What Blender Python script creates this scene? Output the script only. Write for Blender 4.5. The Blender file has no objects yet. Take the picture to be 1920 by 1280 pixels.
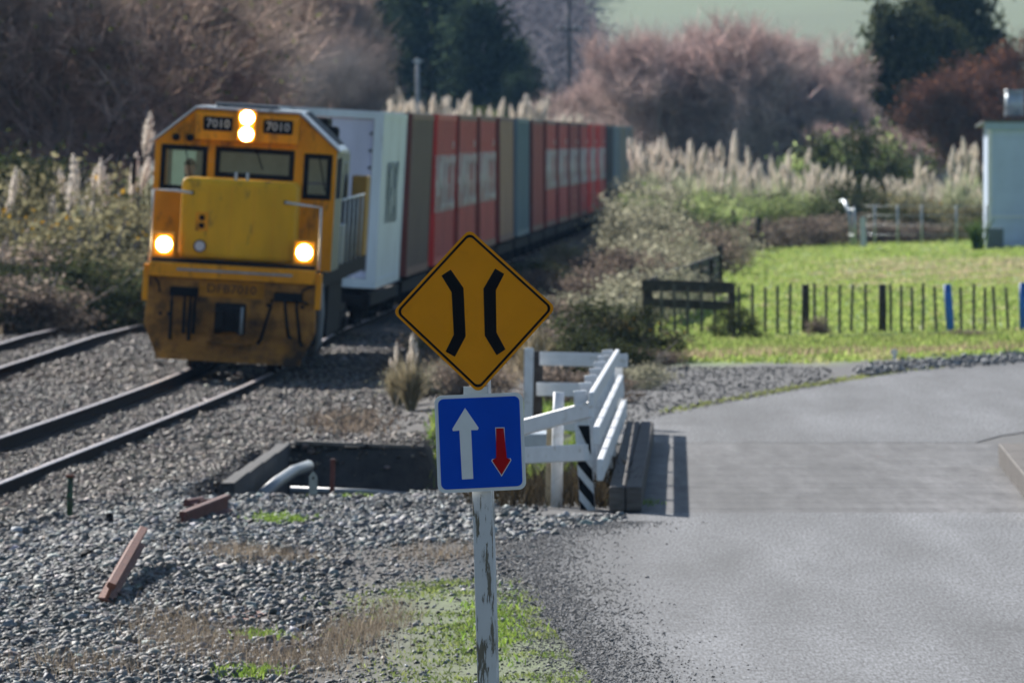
import bpy, bmesh, math, random
import numpy as np
from mathutils import Vector, Matrix

random.seed(7)
RNG = np.random.default_rng(11)
SC = bpy.context.scene
COL = SC.collection
R = math.radians

# ------------------------------------------------------------------ camera, sky, sun
FPX, EYE, YH = 19500.0, 3.91, 175.0      # focal length in px of a 1920 wide frame, eye height, horizon row
cam = bpy.data.cameras.new('camera')
cam.sensor_width = 36.0
cam.lens = 36.0 * FPX / 1920.0
cam.clip_start, cam.clip_end = 0.5, 9000
cam.dof.use_dof = True
cam.dof.focus_distance = 55.2
cam.dof.aperture_fstop = 11.0
camo = bpy.data.objects.new('camera', cam)
COL.objects.link(camo)
camo.location = (0, 0, EYE)
camo.rotation_euler = (R(90) - math.atan((640 - YH) / FPX), 0, 0)
SC.camera = camo

SUN_EL, SUN_AZ = R(29), R(-26)            # azimuth from +Y (the view direction), negative = to the left
world = bpy.data.worlds.new('World')
SC.world = world
world.use_nodes = True
wn = world.node_tree
sky = wn.nodes.new('ShaderNodeTexSky')
sky.sky_type = 'NISHITA'
sky.sun_disc = False
sky.sun_elevation = SUN_EL
sky.sun_rotation = SUN_AZ
sky.air_density = 1.0
sky.dust_density = 0.4
sky.ozone_density = 2.0
bg = wn.nodes['Background']
bg.inputs['Strength'].default_value = 0.075
wn.links.new(sky.outputs[0], bg.inputs['Color'])
sun = bpy.data.lights.new('sun', 'SUN')
sun.energy = 5.0
sun.angle = R(0.53)
sun.color = (1.0, 0.96, 0.91)
suno = bpy.data.objects.new('sun', sun)
COL.objects.link(suno)
sd = Vector((math.sin(SUN_AZ) * math.cos(SUN_EL), math.cos(SUN_AZ) * math.cos(SUN_EL), math.sin(SUN_EL)))
suno.rotation_euler = sd.to_track_quat('Z', 'Y').to_euler()
suno.location = (-60, 120, 80)
SC.view_settings.view_transform = 'Standard'
SC.view_settings.look = 'None'
SC.view_settings.gamma = 1.0
SC.view_settings.use_curve_mapping = False
SC.view_settings.exposure = 0.70
SC.cycles.max_bounces = 8
SC.cycles.transparent_max_bounces = 16
SC.cycles.volume_bounces = 0
SC.cycles.use_denoising = True
SC.cycles.sample_clamp_indirect = 6

# ------------------------------------------------------------------ helpers
def at(x, y, d):
    return Vector(((x - 960) * d / FPX, d, EYE - (y - YH) * d / FPX))
def px(x, d):
    return (x - 960) * d / FPX
def zy(y, d):
    return EYE - (y - YH) * d / FPX

def smooth(a, b, x):
    t = np.clip((np.asarray(x, float) - a) / (b - a), 0, 1)
    return t * t * (3 - 2 * t)

TD = np.array([40, 80, 113, 130, 145.5, 158, 171, 213, 255, 339, 409, 480.])
TX = np.array([-8.4, -6.9, -5.42, -4.62, -3.97, -3.74, -3.54, -2.34, -1.08, 1.33, 3.35, 5.5])
def _spl(d):
    d = np.asarray(d, float)
    # smoothed piecewise-linear track axis
    return (np.interp(d - 7, TD, TX) + np.interp(d - 3.5, TD, TX) + np.interp(d, TD, TX) + np.interp(d + 3.5, TD, TX) + np.interp(d + 7, TD, TX)) / 5
def tx(d): return _spl(d)
def tz(d): return -0.0045 * np.maximum(np.asarray(d, float) - 168, 0)
def tx2(d): return _spl(d) - np.interp(d, [60, 150, 185, 260], [4.05, 3.95, 3.5, 3.4])

def noise2(x, y, seed=0, f=1.0):
    r = np.random.default_rng(seed)
    o = np.zeros(np.broadcast(x, y).shape)
    for k in range(7):
        a = r.uniform(0, 2 * math.pi); w = f * (1 + 0.55 * k) ; p = r.uniform(0, 6.28)
        o = o + np.sin((x * math.cos(a) + y * math.sin(a)) * w + p) / (1 + 0.6 * k)
    return o / 2.6

def gz(X, d):
    """height of the ground"""
    X = np.asarray(X, float); d = np.asarray(d, float)
    X, d = np.broadcast_arrays(X, d)
    c = tx(d)
    z = -0.10 - 0.0042 * np.maximum(d - 172, 0)
    z = np.maximum(z, -1.35)
    rd = smooth(-1.7, -0.35, X) * (1 - smooth(150, 172, d)); z = z * (1 - rd) - 0.012 * rd
    bed = 1 - smooth(1.5, 3.0, np.abs(X - (c - 1.9)) - 1.9)
    z = z + bed * (-0.055) * (1 - smooth(-1.7, -0.35, X))
    z = z + 0.035 * noise2(X, d * 0.5, 3, 1.3) * (1 - smooth(-0.6, 0.4, X))
    # gravel heap left foreground
    z = z + 0.10 * np.exp(-((X + 3.0) / 1.1) ** 2 - ((d - 86) / 9) ** 2)
    # gully with the little stream
    right = smooth(-2.95, -2.75, X + 0.026 * (118 - d) - 0.02)
    across = smooth(103.2, 106.0, d) * (1 - smooth(117.2 + 0 * d, 117.9, d))
    bank = smooth(103.2, 106.0, d) * (1 - smooth(117.5, 124.0, d))
    rb = smooth(4.2, 4.9, X); bank = bank * (1 - rb) + rb * smooth(103.2, 105, d) * (1 - smooth(107, 110, d))
    g = np.where(X < -0.95, across, bank * smooth(-0.95, -0.6, X) + across * (1 - smooth(-0.95, -0.6, X)))
    z = z - 1.35 * g * right
    # low bank behind the line that carries the far pampas
    z = z + 1.25 * np.exp(-((d - 434) / 13) ** 2) * (1 - smooth(0.8, 3.6, X)) * smooth(-22, -10, X)
    # scrub bank on the left behind the second track
    z = z + 0.7 * smooth(2.3, 5.5, (c - 3.7) - X) * smooth(150, 175, d) * (1 - smooth(300, 360, d))
    return z

def tag(o, label=None, cat=None, group=None, kind=None):
    if label: o['label'] = label
    if cat: o['category'] = cat
    if group: o['group'] = group
    if kind: o['kind'] = kind
    return o
def empty(name, loc=(0, 0, 0), rot=(0, 0, 0), label=None, cat=None, group=None):
    o = bpy.data.objects.new(name, None)
    o.empty_display_size = 0.2
    COL.objects.link(o)
    o.location = loc; o.rotation_euler = rot
    return tag(o, label, cat, group)
def link(name, me, parent=None, mat=None):
    o = bpy.data.objects.new(name, me)
    COL.objects.link(o)
    if parent: o.parent = parent
    if mat is not None and len(me.materials) == 0: me.materials.append(mat)
    return o
def copy_tree(o, parent=None):
    c = o.copy(); COL.objects.link(c); c.parent = parent
    for ch in list(o.children): copy_tree(ch, c)
    return c

class MB:
    """collects boxes, tubes and prisms; build() links them as one mesh object"""
    def __init__(s): s.v = []; s.f = []; s.sm = []
    def add(s, vs, fs, sm=False):
        n = len(s.v); s.v += [tuple(v) for v in vs]; s.f += [tuple(i + n for i in f) for f in fs]; s.sm += [sm] * len(fs); return s
    def box(s, c, size, rot=None):
        x, y, z = [k / 2 for k in size]
        vs = [Vector((a, b, e)) for a in (-x, x) for b in (-y, y) for e in (-z, z)]
        if rot is not None: vs = [rot @ v for v in vs]
        c = Vector(c)
        return s.add([v + c for v in vs], [(0, 1, 3, 2), (4, 6, 7, 5), (0, 4, 5, 1), (2, 3, 7, 6), (0, 2, 6, 4), (1, 5, 7, 3)])
    def b2(s, x0, x1, y0, y1, z0, z1):
        return s.box(((x0 + x1) / 2, (y0 + y1) / 2, (z0 + z1) / 2), (abs(x1 - x0), abs(y1 - y0), abs(z1 - z0)))
    def beam(s, a, b, w, h):
        """box from a to b, w horizontal width, h height"""
        a = Vector(a); b = Vector(b); t = b - a; L = t.length; t.normalize()
        sd_ = t.cross(Vector((0, 0, 1)))
        if sd_.length < 1e-4: sd_ = Vector((1, 0, 0))
        sd_.normalize(); up = sd_.cross(t)
        m = Matrix((sd_, t, up)).transposed()
        return s.box((a + b) / 2, (w, L, h), m)
    def tube(s, pts, r, n=8, caps=True):
        pts = [Vector(p) for p in pts]; rs = r if isinstance(r, (list, tuple)) else [r] * len(pts)
        vs = []; fs = []
        for i, p in enumerate(pts):
            t = (pts[min(i + 1, len(pts) - 1)] - pts[max(i - 1, 0)]).normalized()
            a = t.cross(Vector((0.13, 0.31, 0.94)));
            if a.length < 1e-3: a = t.cross(Vector((1, 0, 0)))
            a.normalize(); b = t.cross(a)
            for k in range(n):
                q = 2 * math.pi * k / n
                vs.append(p + (a * math.cos(q) + b * math.sin(q)) * rs[i])
        for i in range(len(pts) - 1):
            for k in range(n):
                fs.append((i * n + k, i * n + (k + 1) % n, (i + 1) * n + (k + 1) % n, (i + 1) * n + k))
        s.add(vs, fs, True)
        if caps:
            m = len(s.v) - len(vs)
            s.f.append(tuple(m + k for k in reversed(range(n)))); s.sm.append(False)
            e = m + (len(pts) - 1) * n
            s.f.append(tuple(e + k for k in range(n))); s.sm.append(False)
        return s
    def cyl(s, a, b, r, n=16): return s.tube([a, b], r, n)
    def prism(s, pts, ext):
        """polygon (3-D points) extruded by vector ext"""
        pts = [Vector(p) for p in pts]; e = Vector(ext); n = len(pts)
        nrm = Vector((0, 0, 0))
        for i in range(n): nrm += pts[i].cross(pts[(i + 1) % n])
        if nrm.dot(e) > 0: pts.reverse()
        vs = pts + [p + e for p in pts]
        fs = [tuple(range(n)), tuple(reversed(range(n, 2 * n)))] + [((i + 1) % n, i, n + i, n + (i + 1) % n) for i in range(n)]
        return s.add(vs, fs)
    def build(s, name, mat, parent=None, bevel=0, seg=2, loc=None):
        me = bpy.data.meshes.new(name)
        me.from_pydata(s.v, [], s.f)
        me.polygons.foreach_set('use_smooth', s.sm)
        me.update()
        o = link(name, me, parent, mat)
        if loc: o.location = loc
        if bevel:
            b = o.modifiers.new('bevel', 'BEVEL'); b.width = bevel; b.segments = seg; b.limit_method = 'ANGLE'; b.angle_limit = R(40)
        return o

def np_mesh(name, V, F, col=None, smooth_=False):
    V = np.asarray(V, np.float32); F = np.asarray(F, np.int32)
    me = bpy.data.meshes.new(name)
    me.vertices.add(len(V)); me.vertices.foreach_set('co', V.ravel())
    k = F.shape[1]
    me.loops.add(F.size); me.loops.foreach_set('vertex_index', F.ravel())
    me.polygons.add(len(F))
    me.polygons.foreach_set('loop_start', np.arange(0, F.size, k, dtype=np.int32))
    me.polygons.foreach_set('loop_total', np.full(len(F), k, np.int32))
    if smooth_: me.polygons.foreach_set('use_smooth', np.ones(len(F), bool))
    if col is not None:
        ca = me.color_attributes.new('Col', 'FLOAT_COLOR', 'POINT')
        c4 = np.ones((len(V), 4), np.float32); c4[:, :3] = col
        ca.data.foreach_set('color', c4.ravel())
    me.update(); me.validate()
    return me

# ------------------------------------------------------------------ materials
def M(name, col, rough=0.7, var=0.3, scale=6, bump=0.0, bscale=60, metal=0.0, attr=False, spec=0.4, trans=0.0,
      dirt=None, dscale=2.0, damt=0.5, stretch=(1, 1, 1), coat=0.0, emit=None):
    m = bpy.data.materials.new(name); m.use_nodes = True
    nt = m.node_tree; N = nt.nodes; L = nt.links
    p = N['Principled BSDF']
    p.inputs['Roughness'].default_value = rough
    p.inputs['Metallic'].default_value = metal
    p.inputs['Specular IOR Level'].default_value = spec
    if coat: p.inputs['Coat Weight'].default_value = coat
    tc = N.new('ShaderNodeTexCoord'); mp = N.new('ShaderNodeMapping'); mp.inputs['Scale'].default_value = stretch
    L.new(tc.outputs['Object'], mp.inputs['Vector'])
    no = N.new('ShaderNodeTexNoise'); no.inputs['Scale'].default_value = scale; no.inputs['Detail'].default_value = 5
    L.new(mp.outputs[0], no.inputs['Vector'])
    mr = N.new('ShaderNodeMapRange'); mr.inputs[1].default_value = 0.3; mr.inputs[2].default_value = 0.7
    mr.inputs[3].default_value = 1 - var; mr.inputs[4].default_value = 1 + var
    L.new(no.outputs[0], mr.inputs[0])
    mul = N.new('ShaderNodeMix'); mul.data_type = 'RGBA'; mul.blend_type = 'MULTIPLY'; mul.inputs[0].default_value = 1
    if attr:
        ca = N.new('ShaderNodeVertexColor'); ca.layer_name = 'Col'; L.new(ca.outputs[0], mul.inputs[6])
    else:
        mul.inputs[6].default_value = (*col, 1)
    L.new(mr.outputs[0], mul.inputs[7])
    out = mul.outputs[2]
    if dirt is not None:
        n2 = N.new('ShaderNodeTexNoise'); n2.inputs['Scale'].default_value = dscale; n2.inputs['Detail'].default_value = 8; n2.inputs['Roughness'].default_value = 0.65
        L.new(mp.outputs[0], n2.inputs['Vector'])
        r2 = N.new('ShaderNodeMapRange'); r2.inputs[1].default_value = 0.62 - 0.25 * damt; r2.inputs[2].default_value = 0.72 - 0.15 * damt
        L.new(n2.outputs[0], r2.inputs[0])
        mx = N.new('ShaderNodeMix'); mx.data_type = 'RGBA'
        L.new(r2.outputs[0], mx.inputs[0]); L.new(out, mx.inputs[6]); mx.inputs[7].default_value = (*dirt, 1)
        out = mx.outputs[2]
    L.new(out, p.inputs['Base Color'])
    if bump:
        n3 = N.new('ShaderNodeTexNoise'); n3.inputs['Scale'].default_value = bscale; n3.inputs['Detail'].default_value = 4
        L.new(mp.outputs[0], n3.inputs['Vector'])
        bp = N.new('ShaderNodeBump'); bp.inputs['Strength'].default_value = bump; bp.inputs['Distance'].default_value = 0.02
        L.new(n3.outputs[0], bp.inputs['Height']); L.new(bp.outputs[0], p.inputs['Normal'])
    if trans:
        tr = N.new('ShaderNodeBsdfTranslucent'); L.new(out, tr.inputs['Color'])
        ms = N.new('ShaderNodeMixShader'); ms.inputs[0].default_value = trans
        L.new(p.outputs[0], ms.inputs[1]); L.new(tr.outputs[0], ms.inputs[2]); L.new(ms.outputs[0], N['Material Output'].inputs[0])
    if emit:
        p.inputs['Emission Color'].default_value = (*emit[0], 1); p.inputs['Emission Strength'].default_value = emit[1]
    return m

MT = {}
MT['white_paint'] = M('white_paint', (0.72, 0.73, 0.74), 0.5, 0.06, 9, dirt=(0.45, 0.43, 0.38), dscale=7, damt=0.15)
MT['dark_wood'] = M('dark_wood', (0.05, 0.042, 0.036), 0.85, 0.35, 14, bump=0.4)
MT['grey_wood'] = M('grey_wood', (0.115, 0.10, 0.088), 0.85, 0.35, 5, bump=0.5, bscale=30, stretch=(1, 6, 6))
MT['batten_wood'] = M('batten_wood', (0.09, 0.085, 0.075), 0.85, 0.35, 12)
MT['blue_paint'] = M('blue_paint', (0.03, 0.16, 0.55), 0.5, 0.15, 9)
MT['black'] = M('black_rubber', (0.010, 0.010, 0.011), 0.75, 0.2, 10, spec=.12)
MT['grime'] = M('grimy_shaded_steel', (0.016, 0.014, 0.013), 0.8, 0.4, 5, spec=.12)  # real grime, coloured extra dark to deepen the shade under the train
MT['rail_side'] = M('rail_rust', (0.018, 0.012, 0.010), 0.85, 0.35, 12, bump=0.2, spec=.08)
MT['rail_top'] = M('rail_head', (0.36, 0.31, 0.30), 0.45, 0.25, 3, metal=0.5)
MT['rust'] = M('rust', (0.19, 0.07, 0.042), 0.75, 0.35, 18, bump=0.4)
MT['red_rust'] = M('red_rust', (0.12, 0.04, 0.03), 0.75, 0.35, 14, bump=0.3)
MT['galv'] = M('galvanised', (0.42, 0.47, 0.50), 0.45, 0.12, 10, metal=0.4)
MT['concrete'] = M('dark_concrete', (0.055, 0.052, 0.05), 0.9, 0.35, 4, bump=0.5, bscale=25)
MT['pipe'] = M('pipe_grey', (0.24, 0.26, 0.27), 0.45, 0.1, 6)
MT['green_paint'] = M('green_paint', (0.03, 0.10, 0.05), 0.6, 0.3, 20, dirt=(0.05, 0.04, 0.03), dscale=12, damt=0.5)
MT['loco_yellow'] = M('loco_yellow', (0.84, 0.43, 0.018), 0.6, 0.14, 3, dirt=(0.26, 0.15, 0.045), dscale=3.5, damt=0.2, stretch=(1, 1, .3), spec=.12)
MT['loco_orange'] = M('loco_orange', (0.82, 0.32, 0.012), 0.6, 0.16, 3, dirt=(0.24, 0.10, 0.02), dscale=3.5, damt=0.24, stretch=(1, 1, .4), spec=.12)
MT['loco_pilot'] = M('loco_pilot', (0.36, 0.16, 0.03), 0.6, 0.35, 3, dirt=(0.045, 0.026, 0.014), dscale=1.8, damt=0.7, spec=.15)
MT['loco_grey'] = M('loco_grey', (0.10, 0.11, 0.12), 0.45, 0.2, 4)
MT['loco_roof'] = M('loco_roof', (0.66, 0.68, 0.70), 0.35, 0.15, 4, dirt=(0.2, 0.2, 0.2), dscale=4, damt=.25)
MT['cab_inside'] = M('cab_lining', (0.30, 0.36, 0.32), 0.7, 0.15, 4)
MT['silver'] = M('handrail_white', (0.65, 0.65, 0.63), 0.45, 0.1, 10)
MT['skin'] = M('skin', (0.42, 0.26, 0.19), 0.6, 0.05)
MT['hair'] = M('hair', (0.02, 0.016, 0.013), 0.7, 0.1)
MT['navy'] = M('navy_cloth', (0.015, 0.02, 0.04), 0.85, 0.15, 20)
MT['hivis'] = M('hivis_green', (0.10, 0.62, 0.08), 0.7, 0.1, 20)
MT['bark'] = M('bark', (0.20, 0.18, 0.165), 0.9, 0.3, 6)
MT['pale_bark'] = M('pale_bark', (.50, .47, .45), .9, .25, 5)
MT['twig'] = M('twigs', (0.1, 0.08, 0.07), 0.95, 0.2, 4, attr=True, spec=.05, trans=.5)
MT['leaf'] = M('leaves', (0.06, 0.09, 0.03), 0.95, 0.15, 3, attr=True, trans=0.38, spec=0.04)
MT['grass'] = M('grass_blades', (0.1, 0.2, 0.04), 0.9, 0.1, 3, attr=True, trans=0.45, spec=0.06)
MT['plume'] = M('plume', (0.86, 0.80, 0.72), 0.9, 0.1, 8, trans=0.5, spec=0.1)
MT['stone'] = M('stones', (0.2, 0.2, 0.2), 0.7, 0.35, 40, attr=True, spec=0.28)

def glass_mat():
    m = bpy.data.materials.new('cab_glass'); m.use_nodes = True
    N = m.node_tree.nodes; L = m.node_tree.links
    N.remove(N['Principled BSDF'])
    t = N.new('ShaderNodeBsdfTransparent'); t.inputs[0].default_value = (0.86, 0.92, 0.9, 1)
    g = N.new('ShaderNodeBsdfGlossy'); g.inputs['Roughness'].default_value = 0.05
    f = N.new('ShaderNodeFresnel'); f.inputs[0].default_value = 1.5
    a = N.new('ShaderNodeMixShader'); L.new(f.outputs[0], a.inputs[0]); L.new(t.outputs[0], a.inputs[1]); L.new(g.outputs[0], a.inputs[2])
    L.new(a.outputs[0], N['Material Output'].inputs[0])
    return m
MT['glass'] = glass_mat()
def lamp_mat(name, col, s):
    m = bpy.data.materials.new(name); m.use_nodes = True
    N = m.node_tree.nodes; p = N['Principled BSDF']
    p.inputs['Base Color'].default_value = (0.9, 0.85, 0.7, 1)
    p.inputs['Emission Color'].default_value = (*col, 1); p.inputs['Emission Strength'].default_value = s
    return m
MT['lamp'] = lamp_mat('lamp_lit', (1.0, 0.74, 0.36), 26.0)

# road surface
def road_mat(name='asphalt', edge=False, lo=(.014, .014, .0145), hi=(.195, .199, .206), fine=46, tint=(1, 1, 1)):
    m = bpy.data.materials.new(name); m.use_nodes = True
    N = m.node_tree.nodes; L = m.node_tree.links; p = N['Principled BSDF']
    ge = N.new('ShaderNodeNewGeometry')
    def noise(scale, detail, st, rough=.6, off=(0, 0, 0)):
        mp = N.new('ShaderNodeMapping'); mp.inputs['Scale'].default_value = st; mp.inputs['Location'].default_value = off; L.new(ge.outputs['Position'], mp.inputs[0])
        n = N.new('ShaderNodeTexNoise'); n.inputs['Scale'].default_value = scale; n.inputs['Detail'].default_value = detail; n.inputs['Roughness'].default_value = rough; L.new(mp.outputs[0], n.inputs['Vector']); return n
    def rng_(n, a, b, c, d):
        r = N.new('ShaderNodeMapRange'); r.inputs[1].default_value = a; r.inputs[2].default_value = b; r.inputs[3].default_value = c; r.inputs[4].default_value = d; L.new(n.outputs[0], r.inputs[0]); return r
    def mul(x, y):
        q = N.new('ShaderNodeMix'); q.data_type = 'RGBA'; q.blend_type = 'MULTIPLY'; q.inputs[0].default_value = 1; L.new(x, q.inputs[6]); L.new(y, q.inputs[7]); return q.outputs[2]
    a = noise(fine, 4, (1, .085, 1), .7)
    r = N.new('ShaderNodeValToRGB'); L.new(a.outputs[0], r.inputs[0])
    r.color_ramp.elements[0].position = .34; r.color_ramp.elements[0].color = (*lo, 1); r.color_ramp.elements[1].position = .68; r.color_ramp.elements[1].color = (*hi, 1)
    big = rng_(noise(.75, 6, (1, .10, 1), .6), .3, .7, .50, 1.40)
    trk = rng_(noise(1.15, 3, (1, .012, 1), .5, (3.3, 0, 0)), .35, .65, .74, 1.22)
    sta = rng_(noise(.5, 7, (1, .2, 1), .7, (9, 4, 0)), .58, .70, 1.0, .55)
    c = mul(mul(mul(r.outputs[0], big.outputs[0]), trk.outputs[0]), sta.outputs[0]); 
    if edge:   # dirty loose margin against the worn crown of the carriageway
        sp = N.new('ShaderNodeSeparateXYZ'); L.new(ge.outputs['Position'], sp.inputs[0])
        wob = noise(1.4, 4, (1, .12, 1), .6, (5, 1, 0)); ad = N.new('ShaderNodeMath'); ad.operation = 'MULTIPLY_ADD'; ad.inputs[1].default_value = 1.6; L.new(wob.outputs[0], ad.inputs[0]); L.new(sp.outputs['X'], ad.inputs[2])
        er = N.new('ShaderNodeMapRange'); er.inputs[1].default_value = .9; er.inputs[2].default_value = 2.7; er.inputs[3].default_value = .58; er.inputs[4].default_value = 1.28; L.new(ad.outputs[0], er.inputs[0]); c = mul(c, er.outputs[0])
    L.new(c, p.inputs['Base Color'])
    p.inputs['Roughness'].default_value = .72; p.inputs['Specular IOR Level'].default_value = .22
    bp = N.new('ShaderNodeBump'); bp.inputs['Strength'].default_value = .35; bp.inputs['Distance'].default_value = .008; L.new(a.outputs[0], bp.inputs['Height']); L.new(bp.outputs[0], p.inputs['Normal'])
    return m
MT['road'] = road_mat()
MT['near_road'] = road_mat('asphalt_near', True)

# ------------------------------------------------------------------ ground
def ground_colour(X, d):
    X = np.asarray(X, float); d = np.asarray(d, float)
    n = noise2(X, d * 0.3, 21, 1.7); n2 = noise2(X, d * 0.25, 22, 3.5)
    dirt = np.array([0.05, 0.042, 0.035]); bal = np.array([0.06, 0.054, 0.048]); gra = np.array([0.18, 0.27, 0.055]); dry = np.array([0.34, 0.27, 0.16]); grav = np.array([0.085, 0.084, 0.083])
    c = np.zeros(X.shape + (3,)) + dirt
    def mix(w, k):
        nonlocal c
        w = np.clip(w, 0, 1)[..., None]; c = c * (1 - w) + k * w
    mix(1 - smooth(1.5, 3.5, np.abs(X - (tx(d) - 1.9)) - 2.2), bal)
    # gravel round the road
    mix(smooth(-0.6, 0.2, X + 0.3 * n) * (1 - smooth(147, 153, d + 3 * n - (X - 2) * 1.6)), grav)
    # verge and field grass on the right
    f = smooth(0.2, 1.0, X - 0.029 * (d - 150) + 0.4 * n - 0.2) * smooth(146, 152, d + 3 * n - (X - 2) * 1.2)
    mix(f, gra)
    mix(f * smooth(0.1, 0.8, n2 + 0.35 * noise2(X, d * .1, 5, 0.8)) * 0.75, dry)
    # thin dry strip along the far road edge
    # foreground weeds beside the post
    w = np.exp(-((X + 0.15 + 0.035 * (d - 76)) / 0.75) ** 2) * (1 - smooth(80, 86, d))
    mix(w * 0.9, np.array([0.12, 0.16, 0.045]))
    far = smooth(330, 420, d)
    mix(far, np.array([0.10, 0.13, 0.05]))
    return c

def grid_mesh(name, xs, ds, zf, cf=None):
    Xg, Dg = np.meshgrid(xs, ds, indexing='ij')
    Z = zf(Xg, Dg)
    V = np.stack([Xg, Dg, Z], -1).reshape(-1, 3)
    nx, nd = len(xs), len(ds)
    i = np.arange(nx - 1)[:, None] * nd + np.arange(nd - 1)[None, :]
    F = np.stack([i, i + nd, i + nd + 1, i + 1], -1).reshape(-1, 4)
    return np_mesh(name, V, F, cf(Xg, Dg).reshape(-1, 3) if cf else None, True)

MT['ground'] = M('ground_soil', (0.1, 0.1, 0.1), 0.9, 0.35, 9, bump=0.6, bscale=30, attr=True)
xs = np.unique(np.concatenate([np.linspace(-600, -30, 20), np.linspace(-30, -12, 16), np.arange(-12, 8.01, 0.25), np.linspace(8, 30, 30), np.linspace(30, 600, 20)]))
ds = np.unique(np.concatenate([np.linspace(-60, 50, 12), np.arange(50, 132, 0.6), np.arange(132, 200, 1.5), np.linspace(200, 480, 90), np.linspace(480, 900, 12)]))
g = link('ground', grid_mesh('ground', xs, ds, gz, ground_colour), None, MT['ground'])
tag(g, 'bare soil, ballast bed and rough grassy ground', 'ground', kind='structure')

# far hill
def hz(X, d):
    z = -2.0 + np.maximum(d - 620, 0) * 0.055
    return z + 6 * noise2(X, d * 0.6, 41, 0.011) * smooth(650, 1000, d) + 1.0 * noise2(X, d, 42, 0.06) * smooth(650, 900, d)
def hc(X, d):
    n = noise2(X, d * 0.5, 43, 0.03)
    c = np.zeros(X.shape + (3,)) + np.array([0.115, 0.165, 0.085]) * (1 + .25 * noise2(X, d * 3, 47, .05))[..., None]
    w = .8 * smooth(0.0, 0.3, 0.5 * n + (6 - X * 1.0) / 40)[..., None]
    return c * (1 - w) + np.array([0.085, 0.075, 0.065]) * w
h = link('hill', grid_mesh('hill', np.linspace(-700, 700, 70), np.linspace(610, 2600, 70), hz, hc), None, MT['ground'])
tag(h, 'hazy green pasture hill far behind the trees', 'hill', kind='structure')

# roads
def sheet(name, left, right, z, mat, n=1):
    V = []; F = []
    for (a, b) in zip(left, right):
        for k in range(5):
            t = k / 4; p = Vector(a) * (1 - t) + Vector(b) * t
            V.append((p.x, p.y, z))
    for i in range(len(left) - 1):
        for k in range(4): F.append((i * 5 + k, i * 5 + k + 1, (i + 1) * 5 + k + 1, (i + 1) * 5 + k))
    me = bpy.data.meshes.new(name); me.from_pydata(V, [], F); me.update()
    return link(name, me, None, mat)
def densify(pts, step=1.0, wob=0.0, seed=0):
    out = []; r = random.Random(seed)
    for a, b in zip(pts[:-1], pts[1:]):
        n = max(1, int(math.dist(a, b) / step))
        for k in range(n):
            t = k / n; out.append((a[0] + (b[0] - a[0]) * t + r.gauss(0, wob), a[1] + (b[1] - a[1]) * t))
    out.append(pts[-1]); return out
Lp = densify([(0.9, -20), (0.75, 60), (0.53, 69), (0.15, 80), (0.0, 90), (0.35, 93.2), (1.0, 95.3), (1.05, 97.06)], 0.7, 0.03, 1)
Rp = [(6.6 if y < 80 else 6.6 - 1.4 * (y - 80) / 17, y) for x, y in Lp]
tag(sheet('road', Lp, Rp, 0.0, MT['near_road']), 'grey chip-sealed road on the near side of the bridge', 'road', kind='structure')
L2 = [(1.0, 116.6), (1.15, 121), (1.75, 126), (2.7, 131.5), (4.1, 139), (5.6, 146.6), (7.4, 151), (11, 156), (20, 164), (60, 190)]
R2 = [(5.2, 116.6), (5.6, 119), (6.4, 122), (7.6, 125), (9.2, 128), (11.5, 132), (14, 136), (18, 140), (26, 146), (64, 170)]
tag(sheet('road', L2, R2, -0.002, MT['road']), 'grey chip-sealed road bending right beyond the bridge', 'road', kind='structure')

# stream water in the gully
MT['water'] = M('water', (0.03, 0.035, 0.03), 0.08, 0.1, 2, spec=0.5)
w = MB().add([(-2.7, 105.2, -1.3), (9, 105.2, -1.3), (9, 119.5, -1.3), (-2.45, 117.8, -1.3)], [(0, 1, 2, 3)]).build('stream', MT['water'])
tag(w, 'dark still stream water at the bottom of the gully', 'stream', kind='structure')

# ------------------------------------------------------------------ scattered stones and grass
def ico():
    t = (1 + 5 ** .5) / 2
    v = np.array([(-1, t, 0), (1, t, 0), (-1, -t, 0), (1, -t, 0), (0, -1, t), (0, 1, t), (0, -1, -t), (0, 1, -t), (t, 0, -1), (t, 0, 1), (-t, 0, -1), (-t, 0, 1)], float)
    f = np.array([(0, 11, 5), (0, 5, 1), (0, 1, 7), (0, 7, 10), (0, 10, 11), (1, 5, 9), (5, 11, 4), (11, 10, 2), (10, 7, 6), (7, 1, 8), (3, 9, 4), (3, 4, 2), (3, 2, 6), (3, 6, 8), (3, 8, 9), (4, 9, 5), (2, 4, 11), (6, 2, 10), (8, 6, 7), (9, 8, 1)])
    return v / np.linalg.norm(v[0]), f
OCT = (np.array([(1, 0, 0), (-1, 0, 0), (0, 1, 0), (0, -1, 0), (0, 0, 1), (0, 0, -1)], float),
       np.array([(0, 2, 4), (2, 1, 4), (1, 3, 4), (3, 0, 4), (2, 0, 5), (1, 2, 5), (3, 1, 5), (0, 3, 5)]))
def rand_rot(n, rng):
    q = rng.normal(size=(n, 4)); q /= np.linalg.norm(q, axis=1)[:, None]
    w_, x, y, z = q.T
    return np.stack([1 - 2 * (y * y + z * z), 2 * (x * y - z * w_), 2 * (x * z + y * w_), 2 * (x * y + z * w_), 1 - 2 * (x * x + z * z), 2 * (y * z - x * w_), 2 * (x * z - y * w_), 2 * (y * z + x * w_), 1 - 2 * (x * x + y * y)], -1).reshape(n, 3, 3)
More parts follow.
